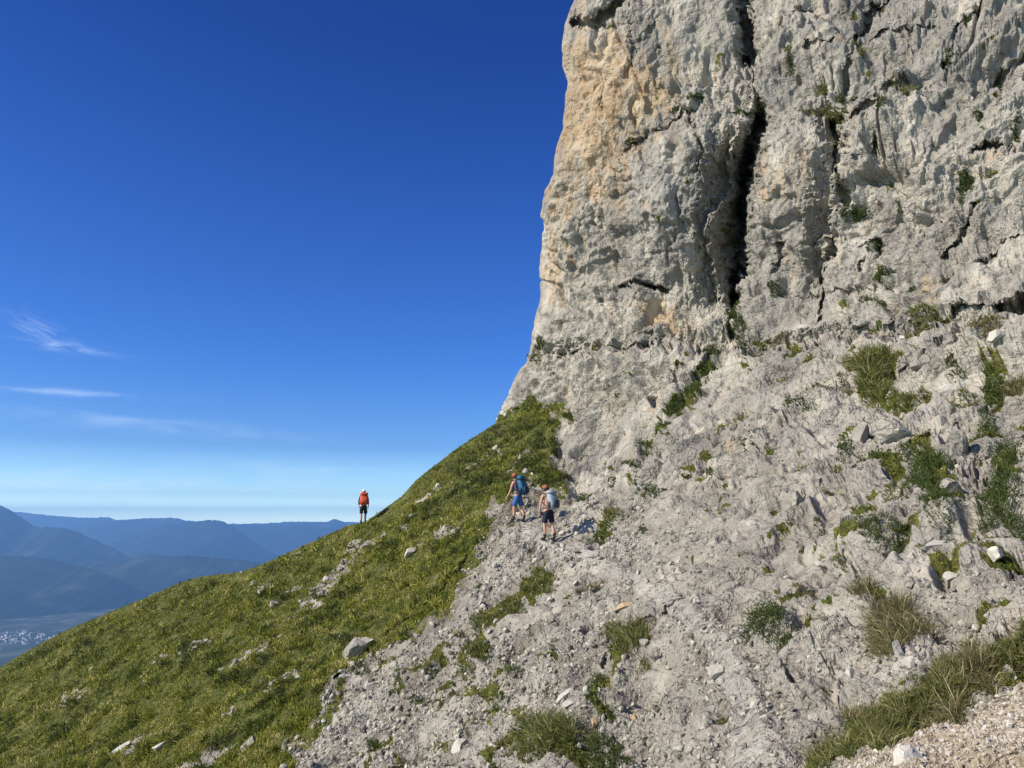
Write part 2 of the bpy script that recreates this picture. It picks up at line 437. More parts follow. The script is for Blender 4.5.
for a in [([(738, -60), (741, 0), (746, 30), (747, 55)], 8, 2.6), ([(752, 62), (757, 112)], 4, .9),
          ([(757, 114), (753, 140), (745, 175), (740, 215)], 7.5, 4.0), ([(740, 215), (737, 260), (733, 300)], 5, 3.2), ([(733, 296), (731, 332)], 6, 2.0),
          ([(744, 180), (734, 205), (728, 250)], 8, 1.2),
          ([(832, 118), (838, 145), (837, 168)], 9, 2.0), ([(838, 170), (836, 200)], 4, .7), ([(826, 235), (821, 262), (817, 292), (815, 312)], 3.2, 1.1),
          ([(616, 284), (640, 282), (664, 286)], 2.4, 1.8), ([(574, 22), (586, 26), (600, 16), (618, 4), (630, -20)], 7, 1.7), ([(565, 45), (564, 70)], 3, .8),
          ([(892, -5), (864, 30), (852, 55), (840, 82)], 3, .9), ([(935, 20), (905, 27), (872, 36)], 2, .45), ([(985, 3), (957, 30), (946, 55)], 2.6, .6),
          ([(812, 1), (790, 14)], 3, .6), ([(1030, 50), (998, 60)], 2.6, .6), ([(834, 44), (807, 52)], 2.2, .5), ([(1012, 142), (990, 140), (974, 147)], 4, 1.1),
          ([(872, 126), (853, 158)], 2, .5), ([(852, 112), (900, 92), (938, 72)], 3, .5), ([(880, 0), (866, 20)], 3, .6),
          ([(976, 205), (957, 233), (939, 252)], 2.3, .6), ([(974, 257), (1006, 245), (1040, 238)], 2.3, .6), ([(935, 326), (968, 312), (1040, 297)], 3, .8),
          ([(1000, 310), (1040, 300)], 4.5, .7), ([(861, 271), (867, 257)], 3, .6), ([(774, 290), (820, 291), (886, 286)], 1.6, .35), ([(774, 241), (771, 270)], 3, .6),
          ([(862, 245), (874, 238), (884, 262)], 2.6, .5), ([(675, 361), (660, 390), (653, 402)], 3, .6), ([(630, 30), (637, 52), (626, 75)], 3, .35),
          ([(642, 45), (660, 20)], 2.4, .3), ([(604, 90), (601, 108)], 2.6, .35), ([(690, 120), (702, 150), (694, 170)], 2.6, .45), ([(718, 112), (712, 150)], 3, .55),
          ([(600, 300), (625, 330), (650, 336)], 4, .35), ([(620, 155), (660, 128), (700, 108)], 2.6, .45),
          ([(708, 346), (694, 372), (680, 402), (662, 432), (650, 462)], 7, .55), 
          ([(1008, 560), (985, 545), (960, 540)], 4, .3), ([(850, 560), (870, 590)], 4, .2), ([(812, 630), (832, 660), (826, 690)], 3, .15),
          ([(780, 650), (787, 672)], 2.5, .15), ([(962, 330), (930, 352), (900, 372)], 4, .4), ([(1000, 395), (960, 420), (915, 440)], 3, .35),
          ([(905, 290), (897, 320), (890, 345)], 3, .4), ([(930, 470), (950, 520), (900, 540)], 5, .25), ([(985, 430), (975, 470), (990, 530)], 4, .25),
          ([(858, 470), (830, 480), (800, 510)], 3, .25), ([(560, 445), (570, 480), (600, 492)], 3, .3)]:
    crack(*a)
crack([(524, 358), (560, 353), (600, 350), (650, 344), (690, 341)], 1.8, .45)
for a in [([(742, 110), (733, 150), (722, 190), (706, 230), (712, 285), (728, 320)], .5, 50, 50),
          ([(829, 105), (836, 140), (828, 200), (818, 260)], .7, 35, 16),
          ([(1040, 310), (935, 332), (860, 338), (760, 345), (690, 340), (600, 350), (525, 358)], 1.0, 38, 12),
          ([(700, 108), (660, 130), (615, 160), (575, 210)], .25, 40, 25),
          ([(1040, 120), (960, 190), (900, 240)], .3, 30, 22), ([(1040, 500), (960, 470), (880, 500)], .18, 20, 14),
          ([(950, 440), (900, 430), (850, 440), (830, 470)], .28, 22, 12), ([(820, 400), (780, 430), (740, 470), (700, 490)], .25, 24, 14),
          ([(1000, 620), (940, 600), (900, 625)], .10, 16, 14), ([(560, 700), (620, 640), (660, 610)], .10, 30, 20),
          ([(340, 672), (370, 640), (420, 612), (460, 566)], .14, 26, 14)]:
    step(*a)
for a in [(675, 215, 55, 60, 1.6), (790, 200, 32, 90, 1.0), (700, 140, 28, 26, .8), (905, 190, 60, 60, .8), (960, 60, 70, 40, .8), (640, 310, 45, 22, -.7),
          (560, 330, 25, 22, .3), (800, 330, 40, 25, .3), (620, 60, 30, 60, .4), (930, 280, 60, 25, .5), (860, 440, 14, 18, .35), (893, 436, 18, 16, .35),
          (955, 455, 20, 22, .3), (985, 444, 22, 16, .25), (945, 640, 30, 20, -.2), (760, 690, 45, 40, -.12), (640, 560, 30, 20, -.2), (1010, 590, 20, 40, .2)]:
    bulge(*a)
# the block left of the chimney turns away into it
xc_ = np.interp(WY, [110, 140, 175, 215, 260, 300, 332], [757, 753, 745, 740, 737, 733, 731])
rmp = np.clip((WX - (xc_ - 50)) / 48.0, 0, 1) ** 1.25 * (1 - sstep(xc_ - 1, xc_ + 4, WX))
DX += 3.3 * rmp * sstep(118, 175, WY) * (1 - sstep(285, 325, WY))
DX *= np.clip(e_px / 6.0, 0, 1)
DB = D.copy()
D = D + DX

P = unproj(PX, PY, DB)
# ---- the far side behind the silhouette
P0 = P[:, :1]
horiz = P0[:, 0].copy(); horiz[:, 2] = 0; horiz /= np.linalg.norm(horiz, axis=1)[:, None]
tx = np.gradient(xs); ty = np.gradient(rows)
nn = np.stack([ty, -tx], 1); nn /= np.linalg.norm(nn, axis=1)[:, None]
nn = np.where((nn[:, :1] < 0), -nn, nn)            # to the right / down in the picture
inw = np.stack([nn[:, 0], 0 * nn[:, 0], -np.abs(nn[:, 1])], 1)
sf = (np.linspace(1, 0, NF, endpoint=False) ** 1.7) * 34.0
fold = P0 + horiz[:, None] * sf[None, :, None] + inw[:, None] * (sf * .55)[None, :, None]
P = np.concatenate([fold, P], 1)
PXa = np.concatenate([np.repeat(PX[:, :1], NF, 1), PX], 1)
PYa = np.concatenate([np.repeat(PY[:, :1], NF, 1), PY], 1)
Da = np.concatenate([np.repeat(D[:, :1], NF, 1), D], 1)
NR, NCC = PXa.shape
PB = P.copy()
DXa = np.concatenate([np.zeros((NR, NF)) + DX[:, :1], DX], 1)
rayv = unproj(PXa, PYa, np.ones_like(PXa))
P = P + rayv * DXa[..., None]

def grid_normals(P):
    gu = np.gradient(P, axis=1); gv = np.gradient(P, axis=0)
    n = np.cross(gu, gv); n /= (np.linalg.norm(n, axis=2)[..., None] + 1e-9)
    return n
N0 = grid_normals(PB)
def blur(A, k):
    for _ in range(k):
        A[1:-1] = (A[:-2] + 2 * A[1:-1] + A[2:]) / 4
        A[:, 1:-1] = (A[:, :-2] + 2 * A[:, 1:-1] + A[:, 2:]) / 4
    return A
N0 = blur(N0, 12); N0 /= (np.linalg.norm(N0, axis=2)[..., None] + 1e-9)
if (N0[NR // 2, NCC // 2] * P[NR // 2, NCC // 2]).sum() > 0: N0 = -N0

# ---- region masks
px, py = PXa.ravel(), PYa.ravel()
grassy = None
pn = np.stack([px * .035, py * .035, px * 0], 1)
jx = px + fbm(pn, 4, 31, .65) * 26; jy = py + fbm(pn, 4, 47, .65) * 26
GRASSP = [(-500, 1100), (-500, 400), (300, 300), (496, 417), (530, 402), (562, 403), (557, 435), (552, 462), (562, 484), (530, 486), (504, 494), (493, 511), (482, 525),
          (487, 541), (476, 558), (462, 575), (449, 604), (430, 615), (397, 642), (375, 655), (342, 664), (330, 690), (318, 705), (316, 730), (300, 755), (275, 790), (180, 860), (120, 1100)]
g_sd = signed_poly(jx, jy, GRASSP)
veg = sstep(-4, 4, g_sd)
grassy_ = sstep(-4, 4, g_sd)
CLIFFP = [(480, 424), (496, 420), (500, 417), (530, 402), (562, 402), (557, 435), (552, 462), (568, 490), (600, 492), (650, 482), (720, 470), (800, 440), (860, 420), (930, 400), (1020, 370), (1400, 330), (1400, -400), (400, -400)]
c_sd = signed_poly(jx * .3 + px * .7, jy * .3 + py * .7, CLIFFP)
cliffm = sstep(-3, 3, c_sd)
UPP = [(400, -400), (400, 352), (527, 356), (600, 350), (690, 340), (760, 343), (860, 336), (935, 328), (1400, 240), (1400, -400)]
upm = sstep(-8, 8, signed_poly(px, py, UPP))
TRAIL = [(1120, 900), (1010, 800), (940, 790)]
PATHP = [(362, 527), (385, 540), (430, 536), (470, 534), (500, 530), (530, 530), (552, 541), (585, 553), (625, 575), (668, 600), (700, 628), (722, 655), (735, 690), (748, 730), (760, 790), (790, 860)]
p_d, _ = seg_dist(jx * .5 + px * .5, jy * .5 + py * .5, PATHP)
dist_w = np.clip(FPX / Da.ravel() * .25, 4.5, 60)
pathm = sstep(1.25, .6, p_d / dist_w) * (px > 520)
FOREP = [(720, 900), (790, 795), (850, 758), (892, 734), (920, 715), (952, 694), (985, 682), (1024, 668), (1070, 650), (1400, 500), (1400, 1200), (770, 1200)]
fore_sd = signed_poly(jx * .4 + px * .6, jy * .4 + py * .6, FOREP)
cream = sstep(-6, 8, fore_sd)
bare = np.zeros(px.shape, F32)
for pts, w in [([(376, 538), (349, 559), (330, 581), (311, 604)], 9), ([(262, 645), (225, 675)], 5), ([(437, 535), (462, 534)], 7), ([(410, 500), (440, 486)], 4), ([(290, 620), (305, 612)], 3),
               ([(205, 640), (180, 652)], 3.5), ([(150, 662), (165, 655)], 3), ([(100, 700), (112, 694)], 3), ([(345, 700), (330, 730), (290, 750)], 9), ([(215, 720), (235, 710)], 4), ([(265, 690), (300, 668)], 3.5),
               ([(120, 752), (150, 732)], 6), ([(180, 765), (230, 745)], 7), ([(465, 470), (500, 452)], 2.5), ([(360, 600), (385, 585)], 3.5), ([(505, 470), (530, 455)], 3)]:
    d, _ = seg_dist(jx * .7 + px * .3, jy * .7 + py * .3, pts)
    bare = np.maximum(bare, sstep(1.3, .4, d / (w * (.85 if w > 6 else .6))))
Pw = PB.reshape(-1, 3)
gn = fbm(Pw * np.array([.5, .5, .5]), 4, 71, .6)
bare = np.maximum(bare, sstep(.30, .48, gn) * .9 * (px > 60))
bare = bare * sstep(-.25, .12, fbm(Pw * 2.6, 4, 73, .7) + (bare - .75) * .5)
veg = veg * (1 - bare)
# strips of thin turf among the scree
for pts, w in [([(545, 566), (525, 585), (505, 603), (482, 618), (472, 640), (460, 668)], 8), ([(500, 690), (470, 700)], 5), ([(620, 650), (600, 690), (598, 705)], 6), ([(600, 760), (550, 740), (500, 750)], 12),
               ([(1030, 640), (960, 655), (925, 676), (880, 705), (830, 740), (790, 785)], 16), ([(706, 348), (690, 375), (676, 405), (655, 445)], 5), ([(925, 450), (935, 480), (946, 520)], 14),
               ([(1010, 460), (1006, 510)], 12), ([(870, 360), (868, 395), (905, 395)], 9), ([(990, 350), (990, 395)], 8), ([(610, 515), (597, 532)], 6), ([(520, 705), (445, 742), (400, 762)], 3.5), ([(455, 636), (425, 664), (392, 692)], 4), ([(390, 742), (362, 765)], 4), ([(446, 690), (405, 716)], 3), ([(560, 645), (540, 660)], 2.5), ([(350, 690), (320, 735)], 7), ([(300, 750), (330, 715)], 5), ([(410, 640), (380, 660)], 5)]:
    d, _ = seg_dist(jx, jy, pts)
    veg = np.maximum(veg, sstep(1.3, .5, d / w) * .7)
spk = fbm(Pw * 1.1, 4, 881, .65)
veg = np.maximum(veg, .75 * sstep(.25, .37, spk + .12 * np.exp(-(((px - 940) / 110) ** 2 + ((py - 450) / 100) ** 2)) - .10 * (py < 330) - .05 * (px < 700)) * (1 - grassy_) * (1 - cream) * (1 - pathm))
scree = np.clip((1 - cliffm) * (1 - veg), 0, 1)
och = (np.exp(-(((px - 585) / 45) ** 2 + ((py - 120) / 95) ** 2)) * .95 + np.exp(-(((px - 640) / 55) ** 2 + ((py - 90) / 60) ** 2)) * .7
       + np.exp(-(((px - 655) / 38) ** 2 + ((py - 312) / 22) ** 2)) * .75 + np.exp(-(((px - 552) / 18) ** 2 + ((py - 250) / 70) ** 2)) * .7 + np.exp(-(((px - 780) / 35) ** 2 + ((py - 175) / 30) ** 2)) * .45
       + np.exp(-(((px - 905) / 40) ** 2 + ((py - 190) / 16) ** 2)) * .5 + np.exp(-(((px - 995) / 16) ** 2 + ((py - 153) / 9) ** 2)) * .9 + np.exp(-(((px - 820) / 30) ** 2 + ((py - 50) / 14) ** 2)) * .35
       + np.exp(-(((px - 925) / 18) ** 2 + ((py - 290) / 20) ** 2)) * .5 + np.exp(-(((px - 640) / 80) ** 2 + ((py - 400) / 35) ** 2)) * .22 + .12 + np.exp(-(((px - 985) / 45) ** 2 + ((py - 590) / 30) ** 2)) * .5) * (1 - cream)

pat = np.clip(np.exp(-(((px - 665) / 55) ** 2 + ((py - 225) / 80) ** 2)) + .9 * np.exp(-(((px - 900) / 130) ** 2 + ((py - 40) / 80) ** 2)) + .5 * np.exp(-(((px - 700) / 60) ** 2 + ((py - 40) / 50) ** 2)), 0, 1) * cliffm
soilm = (np.exp(-(g_sd / 15.0) ** 2) * (g_sd < 0) + .55 * sstep(.0, .35, fbm(np.stack([(Pw[:, 0] * .62 - Pw[:, 1] * .78) * .8, (Pw[:, 0] * .78 + Pw[:, 1] * .62) * .16, Pw[:, 2] * .1], 1), 4, 951, .6)) * (px < 720)).clip(0, 1) * (1 - cliffm) * (1 - cream) * (1 - pathm)
# ---- fractal rock displacement, each wavelength only where the sheet can carry it
mpp = Da.ravel() / FPX * 1.35                       # metres between vertices
disp = np.zeros(len(px), F32)
epx_ = (PXa - np.repeat(xs[:, None], NCC, 1)).ravel()
warp = np.stack([vnoise(Pw * .45, 201), vnoise(Pw * .45, 202), vnoise(Pw * .45, 203)], 1) * .16
ca, sa = math.cos(.55), math.sin(.55)
def strat(p, ax=1.0, ay=1.0, az=1.0):
    q = p + warp
    return np.stack([(q[:, 0] * ca + q[:, 2] * sa) * ax, q[:, 1] * ay, (-q[:, 0] * sa + q[:, 2] * ca) * az], 1)
def upr(p):
    q = p + warp * .8
    q = np.stack([q[:, 0] * .94 + q[:, 2] * .34, q[:, 1], q[:, 2] * .94 - q[:, 0] * .34], 1)
    return q * np.array([1.0, 1.0, .85])
rough_c = cliffm * (.55 + .45 * upm)
grassy = sstep(-4, 4, g_sd)
outc = np.clip(np.exp(-(((px - 950) / 110) ** 2 + ((py - 470) / 95) ** 2)) * 1.2 + .8 * np.exp(-(((px - 780) / 60) ** 2 + ((py - 660) / 40) ** 2)) + .5 * np.exp(-(((px - 800) / 90) ** 2 + ((py - 540) / 50) ** 2)), 0, 1)
rough_s = (1 - cliffm) * (1 - grassy) * (1 - .75 * pathm) * (1 - .65 * cream)
for lam, seed in [(5.0, 1), (2.4, 2), (1.15, 3), (.55, 4), (.27, 5), (.13, 6), (.065, 7)]:
    wgt = sstep(1.3, 2.6, lam / mpp)
    act = wgt > .01
    if not act.any(): continue
    pa = Pw[act]
    um = upm[act][:, None]
    q = np.where(um > .5, (upr(Pw)[act]) / lam, strat(Pw, .62, 1, 1.25)[act] / lam)
    sf_ = np.clip(mpp[act] / lam * 1.6, .06, .5)
    hv, ed = facet(q, seed * 13, 2.7, sf_)
    cre = np.exp(-(ed / np.maximum(.07, sf_ * .6)) ** 2)
    mod = .25 + 1.5 * sstep(-.3, .4, fbm(pa * .22, 2, seed + 300))
    cr = crystal(q * 1.1 + 5.3, seed * 29 + 3)
    v = (hv * .08 + cr * .26 - cre * (.02 if lam > 1 else .05)) * mod
    pm_ = sstep(-.12, .16, fbm(np.stack([pa[:, 0], pa[:, 1], pa[:, 2] * .6], 1) * .42, 3, 777, .6))
    if lam < 1: v = v * (.55 + .70 * pm_)
    k_c = {5.0: .48, 2.4: .72, 1.15: .85, .55: .95, .27: 1.0, .13: 1.1}.get(lam, 1.2)
    k_s = {5.0: .10, 2.4: .18, 1.15: .30, .55: .5, .27: .75, .13: 1.0, .065: 1.15}[lam]
    k_o = {5.0: .1, 2.4: .35, 1.15: .75, .55: 1.0, .27: 1.1, .13: 1.2}.get(lam, 1.2)
    k_s = k_s + (k_o - k_s) * outc[act]
    k_g = {5.0: .10, 2.4: .16, 1.15: .2, .55: .2}.get(lam, .15)
    ef_ = 1 if lam < 1 else np.clip(epx_[act] / 40, .25, 1)
    disp[act] += (ef_ * lam * v * wgt[act] * (rough_c[act] * k_c + rough_s[act] * k_s + (grassy * (1 - cliffm))[act] * k_g)).astype(F32)
# fractures: thin sharp lines where stretched noise crosses zero
for k_, (fx, fz, amp, wd, sd) in enumerate([(.16, .07, .42, .022, 811), (.38, .16, .26, .028, 812), (.9, .42, .07, .04, 813), (2.2, 1.1, .03, .06, 814)]):
    qq = (Pw + warp * .6)
    q1 = np.stack([qq[:, 0] * fx + qq[:, 2] * fx * .25, qq[:, 1] * fx, qq[:, 2] * fz], 1)
    nv = fbm(q1, 3, sd, .55)
    wd_ = np.maximum(wd, mpp * fx * 1.1)
    on = sstep(-.1, .25, vnoise(Pw * fx * 1.3, sd + 40))
    disp -= (amp * np.exp(-(nv / wd_) ** 2) * on * (cliffm * (.45 + .55 * upm) + rough_s * .35)).astype(F32)
    # one side of each fracture stands a little proud
    disp += (amp * .38 * np.tanh(nv / wd_ * .6) * np.clip(epx_ / 30, .2, 1) * (cliffm + rough_s * .5)).astype(F32)
    # flat lying joints
    q2 = np.stack([qq[:, 0] * fz, qq[:, 1] * fz, qq[:, 2] * fx * 1.1 + qq[:, 0] * fx * .45], 1)
    nv = fbm(q2, 3, sd + 7, .55)
    on = sstep(0, .3, vnoise(Pw * fx * 1.1, sd + 50))
    disp -= (amp * .7 * np.exp(-(nv / wd_) ** 2) * on * (cliffm + rough_s * .3)).astype(F32)
# solution pits and short gaps between blocks
for lam, amp, sd in ((1.0, .40, 601), (.5, .26, 602), (.24, .13, 603), (.12, .06, 604)):
    q = np.where(upm[:, None] > .5, upr(Pw), strat(Pw)) / lam * np.array([1.0, 1.0, .55])
    pz = vnoise(q, sd)
    on = .35 + .65 * sstep(-.2, .3, vnoise(Pw * .35, sd + 9))
    disp -= (amp * sstep(.27, .40, pz) * on * sstep(1.6, 3, lam / mpp) * np.clip(cliffm * (.55 + .45 * (1 - upm)) + rough_s * .9, 0, 1) * np.clip(epx_ / 20, 0, 1)).astype(F32)
# runnels down the fall line of the rubble
fu = Pw[:, 0] * .62 - Pw[:, 1] * .78; fv = Pw[:, 0] * .78 + Pw[:, 1] * .62
for lam, amp, sd in ((3.2, .20, 921), (1.3, .11, 922), (.5, .05, 923)):
    disp += (fbm(np.stack([fu / lam, fv / lam * .16, Pw[:, 2] / lam * .2], 1), 3, sd) * amp * (1 - cliffm) * (.35 + .65 * (1 - grassy)) * (1 - cream * .8) * (1 - pathm * .7) * np.clip(Da.ravel() / 14, .3, 1)).astype(F32)
# bedding steps across the lower slabs
bed = -Pw[:, 0] * sa + Pw[:, 2] * ca + warp[:, 0] * .5
for lam in (.9, .34):
    ph = bed / lam + vnoise(Pw * .5, 55) * .8
    saw = ph - np.floor(ph)
    disp += (sstep(0, .8, saw) * (1 - sstep(.88, 1, saw)) - .5) * lam * .36 * np.clip(cliffm * (1 - upm) + rough_s * .5 * sstep(690, 760, px) * sstep(640, 600, py), 0, 1) * sstep(1.5, 3, lam / mpp) * sstep(-.35, .1, vnoise(Pw * .3, 77))
edgefade = np.clip((PXa - np.repeat(xs[:, None], NCC, 1)).ravel() / 5.0, .45, 1)
disp = np.clip(disp * edgefade, -1.5, 1.5)
disp = disp.reshape(NR, NCC)
disp[1:-1] = .25 * disp[:-2] + .5 * disp[1:-1] + .25 * disp[2:]
disp[:, 1:-1] = .25 * disp[:, :-2] + .5 * disp[:, 1:-1] + .25 * disp[:, 2:]
P = P + N0 * disp.reshape(NR, NCC)[..., None]
P = P.astype(F32)

idx = np.arange(NR * NCC).reshape(NR, NCC)
Q = np.stack([idx[:-1, :-1], idx[1:, :-1], idx[1:, 1:], idx[:-1, 1:]], -1).reshape(-1, 4)
fc = lambda a: a.ravel()[Q[:, 0]]
ATT = {'veg': veg, 'scree': scree, 'path': pathm * .6, 'ochre': och, 'cream': cream, 'patina': pat, 'upper': upm * cliffm, 'soil': soilm}
isfold = (np.tile(np.arange(NCC), NR)[Q[:, 0]] < NF)
cl_f = fc(cliffm) > .5
gr_f = (fc(g_sd) > 0) & ~cl_f
pa_f = (fc(pathm) > .5) & ~cl_f & ~gr_f
fo_f = (fc(fore_sd) > 0) & ~cl_f & ~gr_f & ~pa_f
sc_f = ~(cl_f | gr_f | pa_f | fo_f)
def sub_terrain(name, mask, label):
    q = Q[mask]; used, inv = np.unique(q, return_inverse=True)
    me = mesh_np(name, P.reshape(-1, 3)[used], inv.reshape(-1, 4), attrs={k: a.ravel()[used] for k, a in ATT.items()})
    o = link_mesh(name, me, M_TERR)
    tag(o, label, None, None, 'structure')
    return o
sub_terrain('cliff', cl_f, 'towering grey and ochre limestone cliff rising out of the picture')
sub_terrain('grassy_hillside', gr_f, 'steep turf covered hillside falling to the valley')
sub_terrain('scree_slope', sc_f, 'steep slope of bare limestone and rubble below the cliff')
sub_terrain('footpath', pa_f, 'narrow pale trodden footpath crossing the scree')
sub_terrain('gravel_path', fo_f, 'cream gravel of the path edge in the lower corner')

# ---- lookup of the surface by pixel
NRM = grid_normals(P.astype(float)); NRM = blur(NRM, 8); NRM /= (np.linalg.norm(NRM, axis=2)[..., None] + 1e-9)
if (NRM[NR // 2, NCC // 2] * P[NR // 2, NCC // 2]).sum() > 0: NRM = -NRM
def lookup(qx, qy):
    qx = np.atleast_1d(np.asarray(qx, float)); qy = np.atleast_1d(np.asarray(qy, float))
    r = np.clip(np.searchsorted(rows, qy), 0, NR - 1)
    x0 = xs[r]
    c = np.where(qx <= xr, (qx - x0) / (xr - x0) * (ki - 1), ki - 1 + (qx - xr) / 220 * (NC - ki))
    c = np.clip(np.round(c).astype(int), 0, NC - 1) + NF
    return P[r, c].astype(float), NRM[r, c], D[r, c - NF]
def lookup_attr(A, qx, qy):
    r = np.clip(np.searchsorted(rows, qy), 0, NR - 1); x0 = xs[r]
    c = np.where(qx <= xr, (qx - x0) / (xr - x0) * (ki - 1), ki - 1)
    c = np.clip(np.round(c).astype(int), 0, NC - 1) + NF
    return A.reshape(NR, NCC)[r, c]

# ------------------------------------------------------------------ plants
def blades(B, Nn, H, Wd, tint, lean=.5, bend=.35, upz=.6, rs=rng):
    """curved two-segment blades: bases B (n,3), normals, heights, widths"""
    n = len(B)
    up = Nn * (1 - upz) + np.array([0, 0, 1.0]) * upz
    rd = rs.normal(size=(n, 3)); rd /= np.linalg.norm(rd, axis=1)[:, None]
    d0 = up + rd * lean; d0 /= np.linalg.norm(d0, axis=1)[:, None]
    d1 = d0 + rd * bend + np.array([0, 0, -.25]); d1 /= np.linalg.norm(d1, axis=1)[:, None]
    sidev = np.cross(d0, rs.normal(size=(n, 3))); sidev /= (np.linalg.norm(sidev, axis=1)[:, None] + 1e-9)
    h = H[:, None]; w = Wd[:, None] * .5
    b0 = B - up * .04 * h
    mid = b0 + d0 * h * .55; tip = mid + d1 * h * .5
    V = np.stack([b0 - sidev * w * .7, b0 + sidev * w * .7, mid + sidev * w, mid - sidev * w, tip], 1).reshape(-1, 3)
    k = np.arange(n)[:, None] * 5
    return V, k + np.array([[0, 1, 2, 3]]), k + np.array([[3, 2, 4]]), np.repeat(tint, 5)

def leaves(C, size, tint, rs=rng):
    n = len(C)
    a = rs.normal(size=(n, 3)); a /= np.linalg.norm(a, axis=1)[:, None]
    b = np.cross(a, rs.normal(size=(n, 3))); b /= (np.linalg.norm(b, axis=1)[:, None] + 1e-9)
    s = size[:, None]
    V = np.stack([C - a * s, C + b * s * .45, C + a * s, C - b * s * .45], 1).reshape(-1, 3)
    k = np.arange(n)[:, None] * 4
    return V, k + np.array([[0, 1, 2, 3]]), np.repeat(tint, 4)

# turf of the hillside: nobody could count its blades
def build_turf():
    n = 330000
    qx = rng.uniform(-120, 575, n); qy = rng.uniform(395, 800, n)
    vis = (qx > np.interp(qy, sil_y, sil_x) + .5)
    qx, qy = qx[vis], qy[vis]
    v = lookup_attr(veg, qx, qy); gs = lookup_attr(g_sd, qx, qy)
    B, Nn, d = lookup(qx, qy)
    cl = fbm(B * 1.7, 3, 401, .6) + .12 * fbm(B * .5, 2, 411)
    keep = (gs > -7) & (v + rng.uniform(-.35, .12, len(qx)) > .15) & (cl + rng.uniform(-.22, .22, len(qx)) > -.10)
    qx, qy, B, Nn, d, cl = qx[keep], qy[keep], B[keep], Nn[keep], d[keep], cl[keep]
    m = len(B)
    low = fbm(B * .35, 3, 402); mid = fbm(B * 2.2, 2, 404)
    dk = sstep(.08, .22, fbm(B * .8, 3, 431, .6)); dr = sstep(.16, .30, fbm(B * .6, 3, 441, .6))
    H = (.07 + .12 * rng.random(m) ** 1.5) * (1 + 1.6 * sstep(.02, .4, cl)) * (.7 + .3 * d / 30)
    Wd = d / FPX * rng.uniform(.5, 1.05, m)
    H = H * np.where(qx - np.interp(qy, sil_y, sil_x) < 14, .5, 1)
    tint = np.clip(.52 + low * .7 + mid * .95 + rng.normal(0, .13, m) - .22 * (np.hypot(qx - 510, qy - 450) < 60) , 0, 1)
    tint = np.clip(tint - .34 * dk + .30 * dr, 0, 1); H = H * (1 + .35 * dk - .3 * dr)
    V, q4, t3, tt = blades(B, Nn, H, Wd, tint, .75, .5, .55)
    me = mesh_np('grass', V, q4, t3, attrs={'tint': tt})
    o = link_mesh('grass', me, M_TURF)
    tag(o, 'short green and olive turf covering the hillside', 'grass', None, 'stuff')
build_turf()

def build_cover():
    n = 420000
    qx = rng.uniform(330, 1050, n); qy = rng.uniform(150, 800, n)
    k = (qx > np.interp(qy, sil_y, sil_x) + 3); qx, qy = qx[k], qy[k]
    v = lookup_attr(veg, qx, qy); gs = lookup_attr(g_sd, qx, qy)
    k = (gs < 0) & (v > .3 + rng.uniform(0, .6, len(qx))); qx, qy = qx[k], qy[k]
    B, Nn, d = lookup(qx, qy); m = len(B)
    mp_ = d / FPX
    H = mp_ * rng.uniform(1.5, 5.5, m); tint = np.clip(.35 + rng.normal(0, .2, m) + fbm(B * 1.2, 2, 3) * .6, 0, 1)
    V, q4, t3, tt = blades(B, Nn, H, mp_ * rng.uniform(.5, 1.0, m), tint, .8, .5, .5)
    o = link_mesh('ground_cover', mesh_np('ground_cover', V, q4, t3, attrs={'tint': tt}), M_TURF)
    tag(o, 'thin herbs and moss creeping between the stones', 'ground cover', None, 'stuff')
build_cover()

def foot(x, y, w, h, ang, n, rs):
    """n points of an uneven footprint on the surface"""
    a = rs.uniform(0, 2 * math.pi, n); r = np.sqrt(rs.random(n))
    lob = 1 + .28 * np.sin(a * 3 + rs.uniform(0, 6)) + .18 * np.sin(a * 5 + rs.uniform(0, 6))
    ex = np.cos(a) * r * lob * w * .5; ey = np.sin(a) * r * lob * h * .5
    ca_, sa_ = math.cos(math.radians(ang)), math.sin(math.radians(ang))
    qx = x + ex * ca_ + ey * sa_; qy = y - ex * sa_ + ey * ca_
    return qx, qy, r

def root_at(name, x, y):
    p, _, _ = lookup(x, y)
    e = bpy.data.objects.new(name, None); COL.objects.link(e); e.location = p[0]; e.empty_display_size = .1
    return e, p[0]

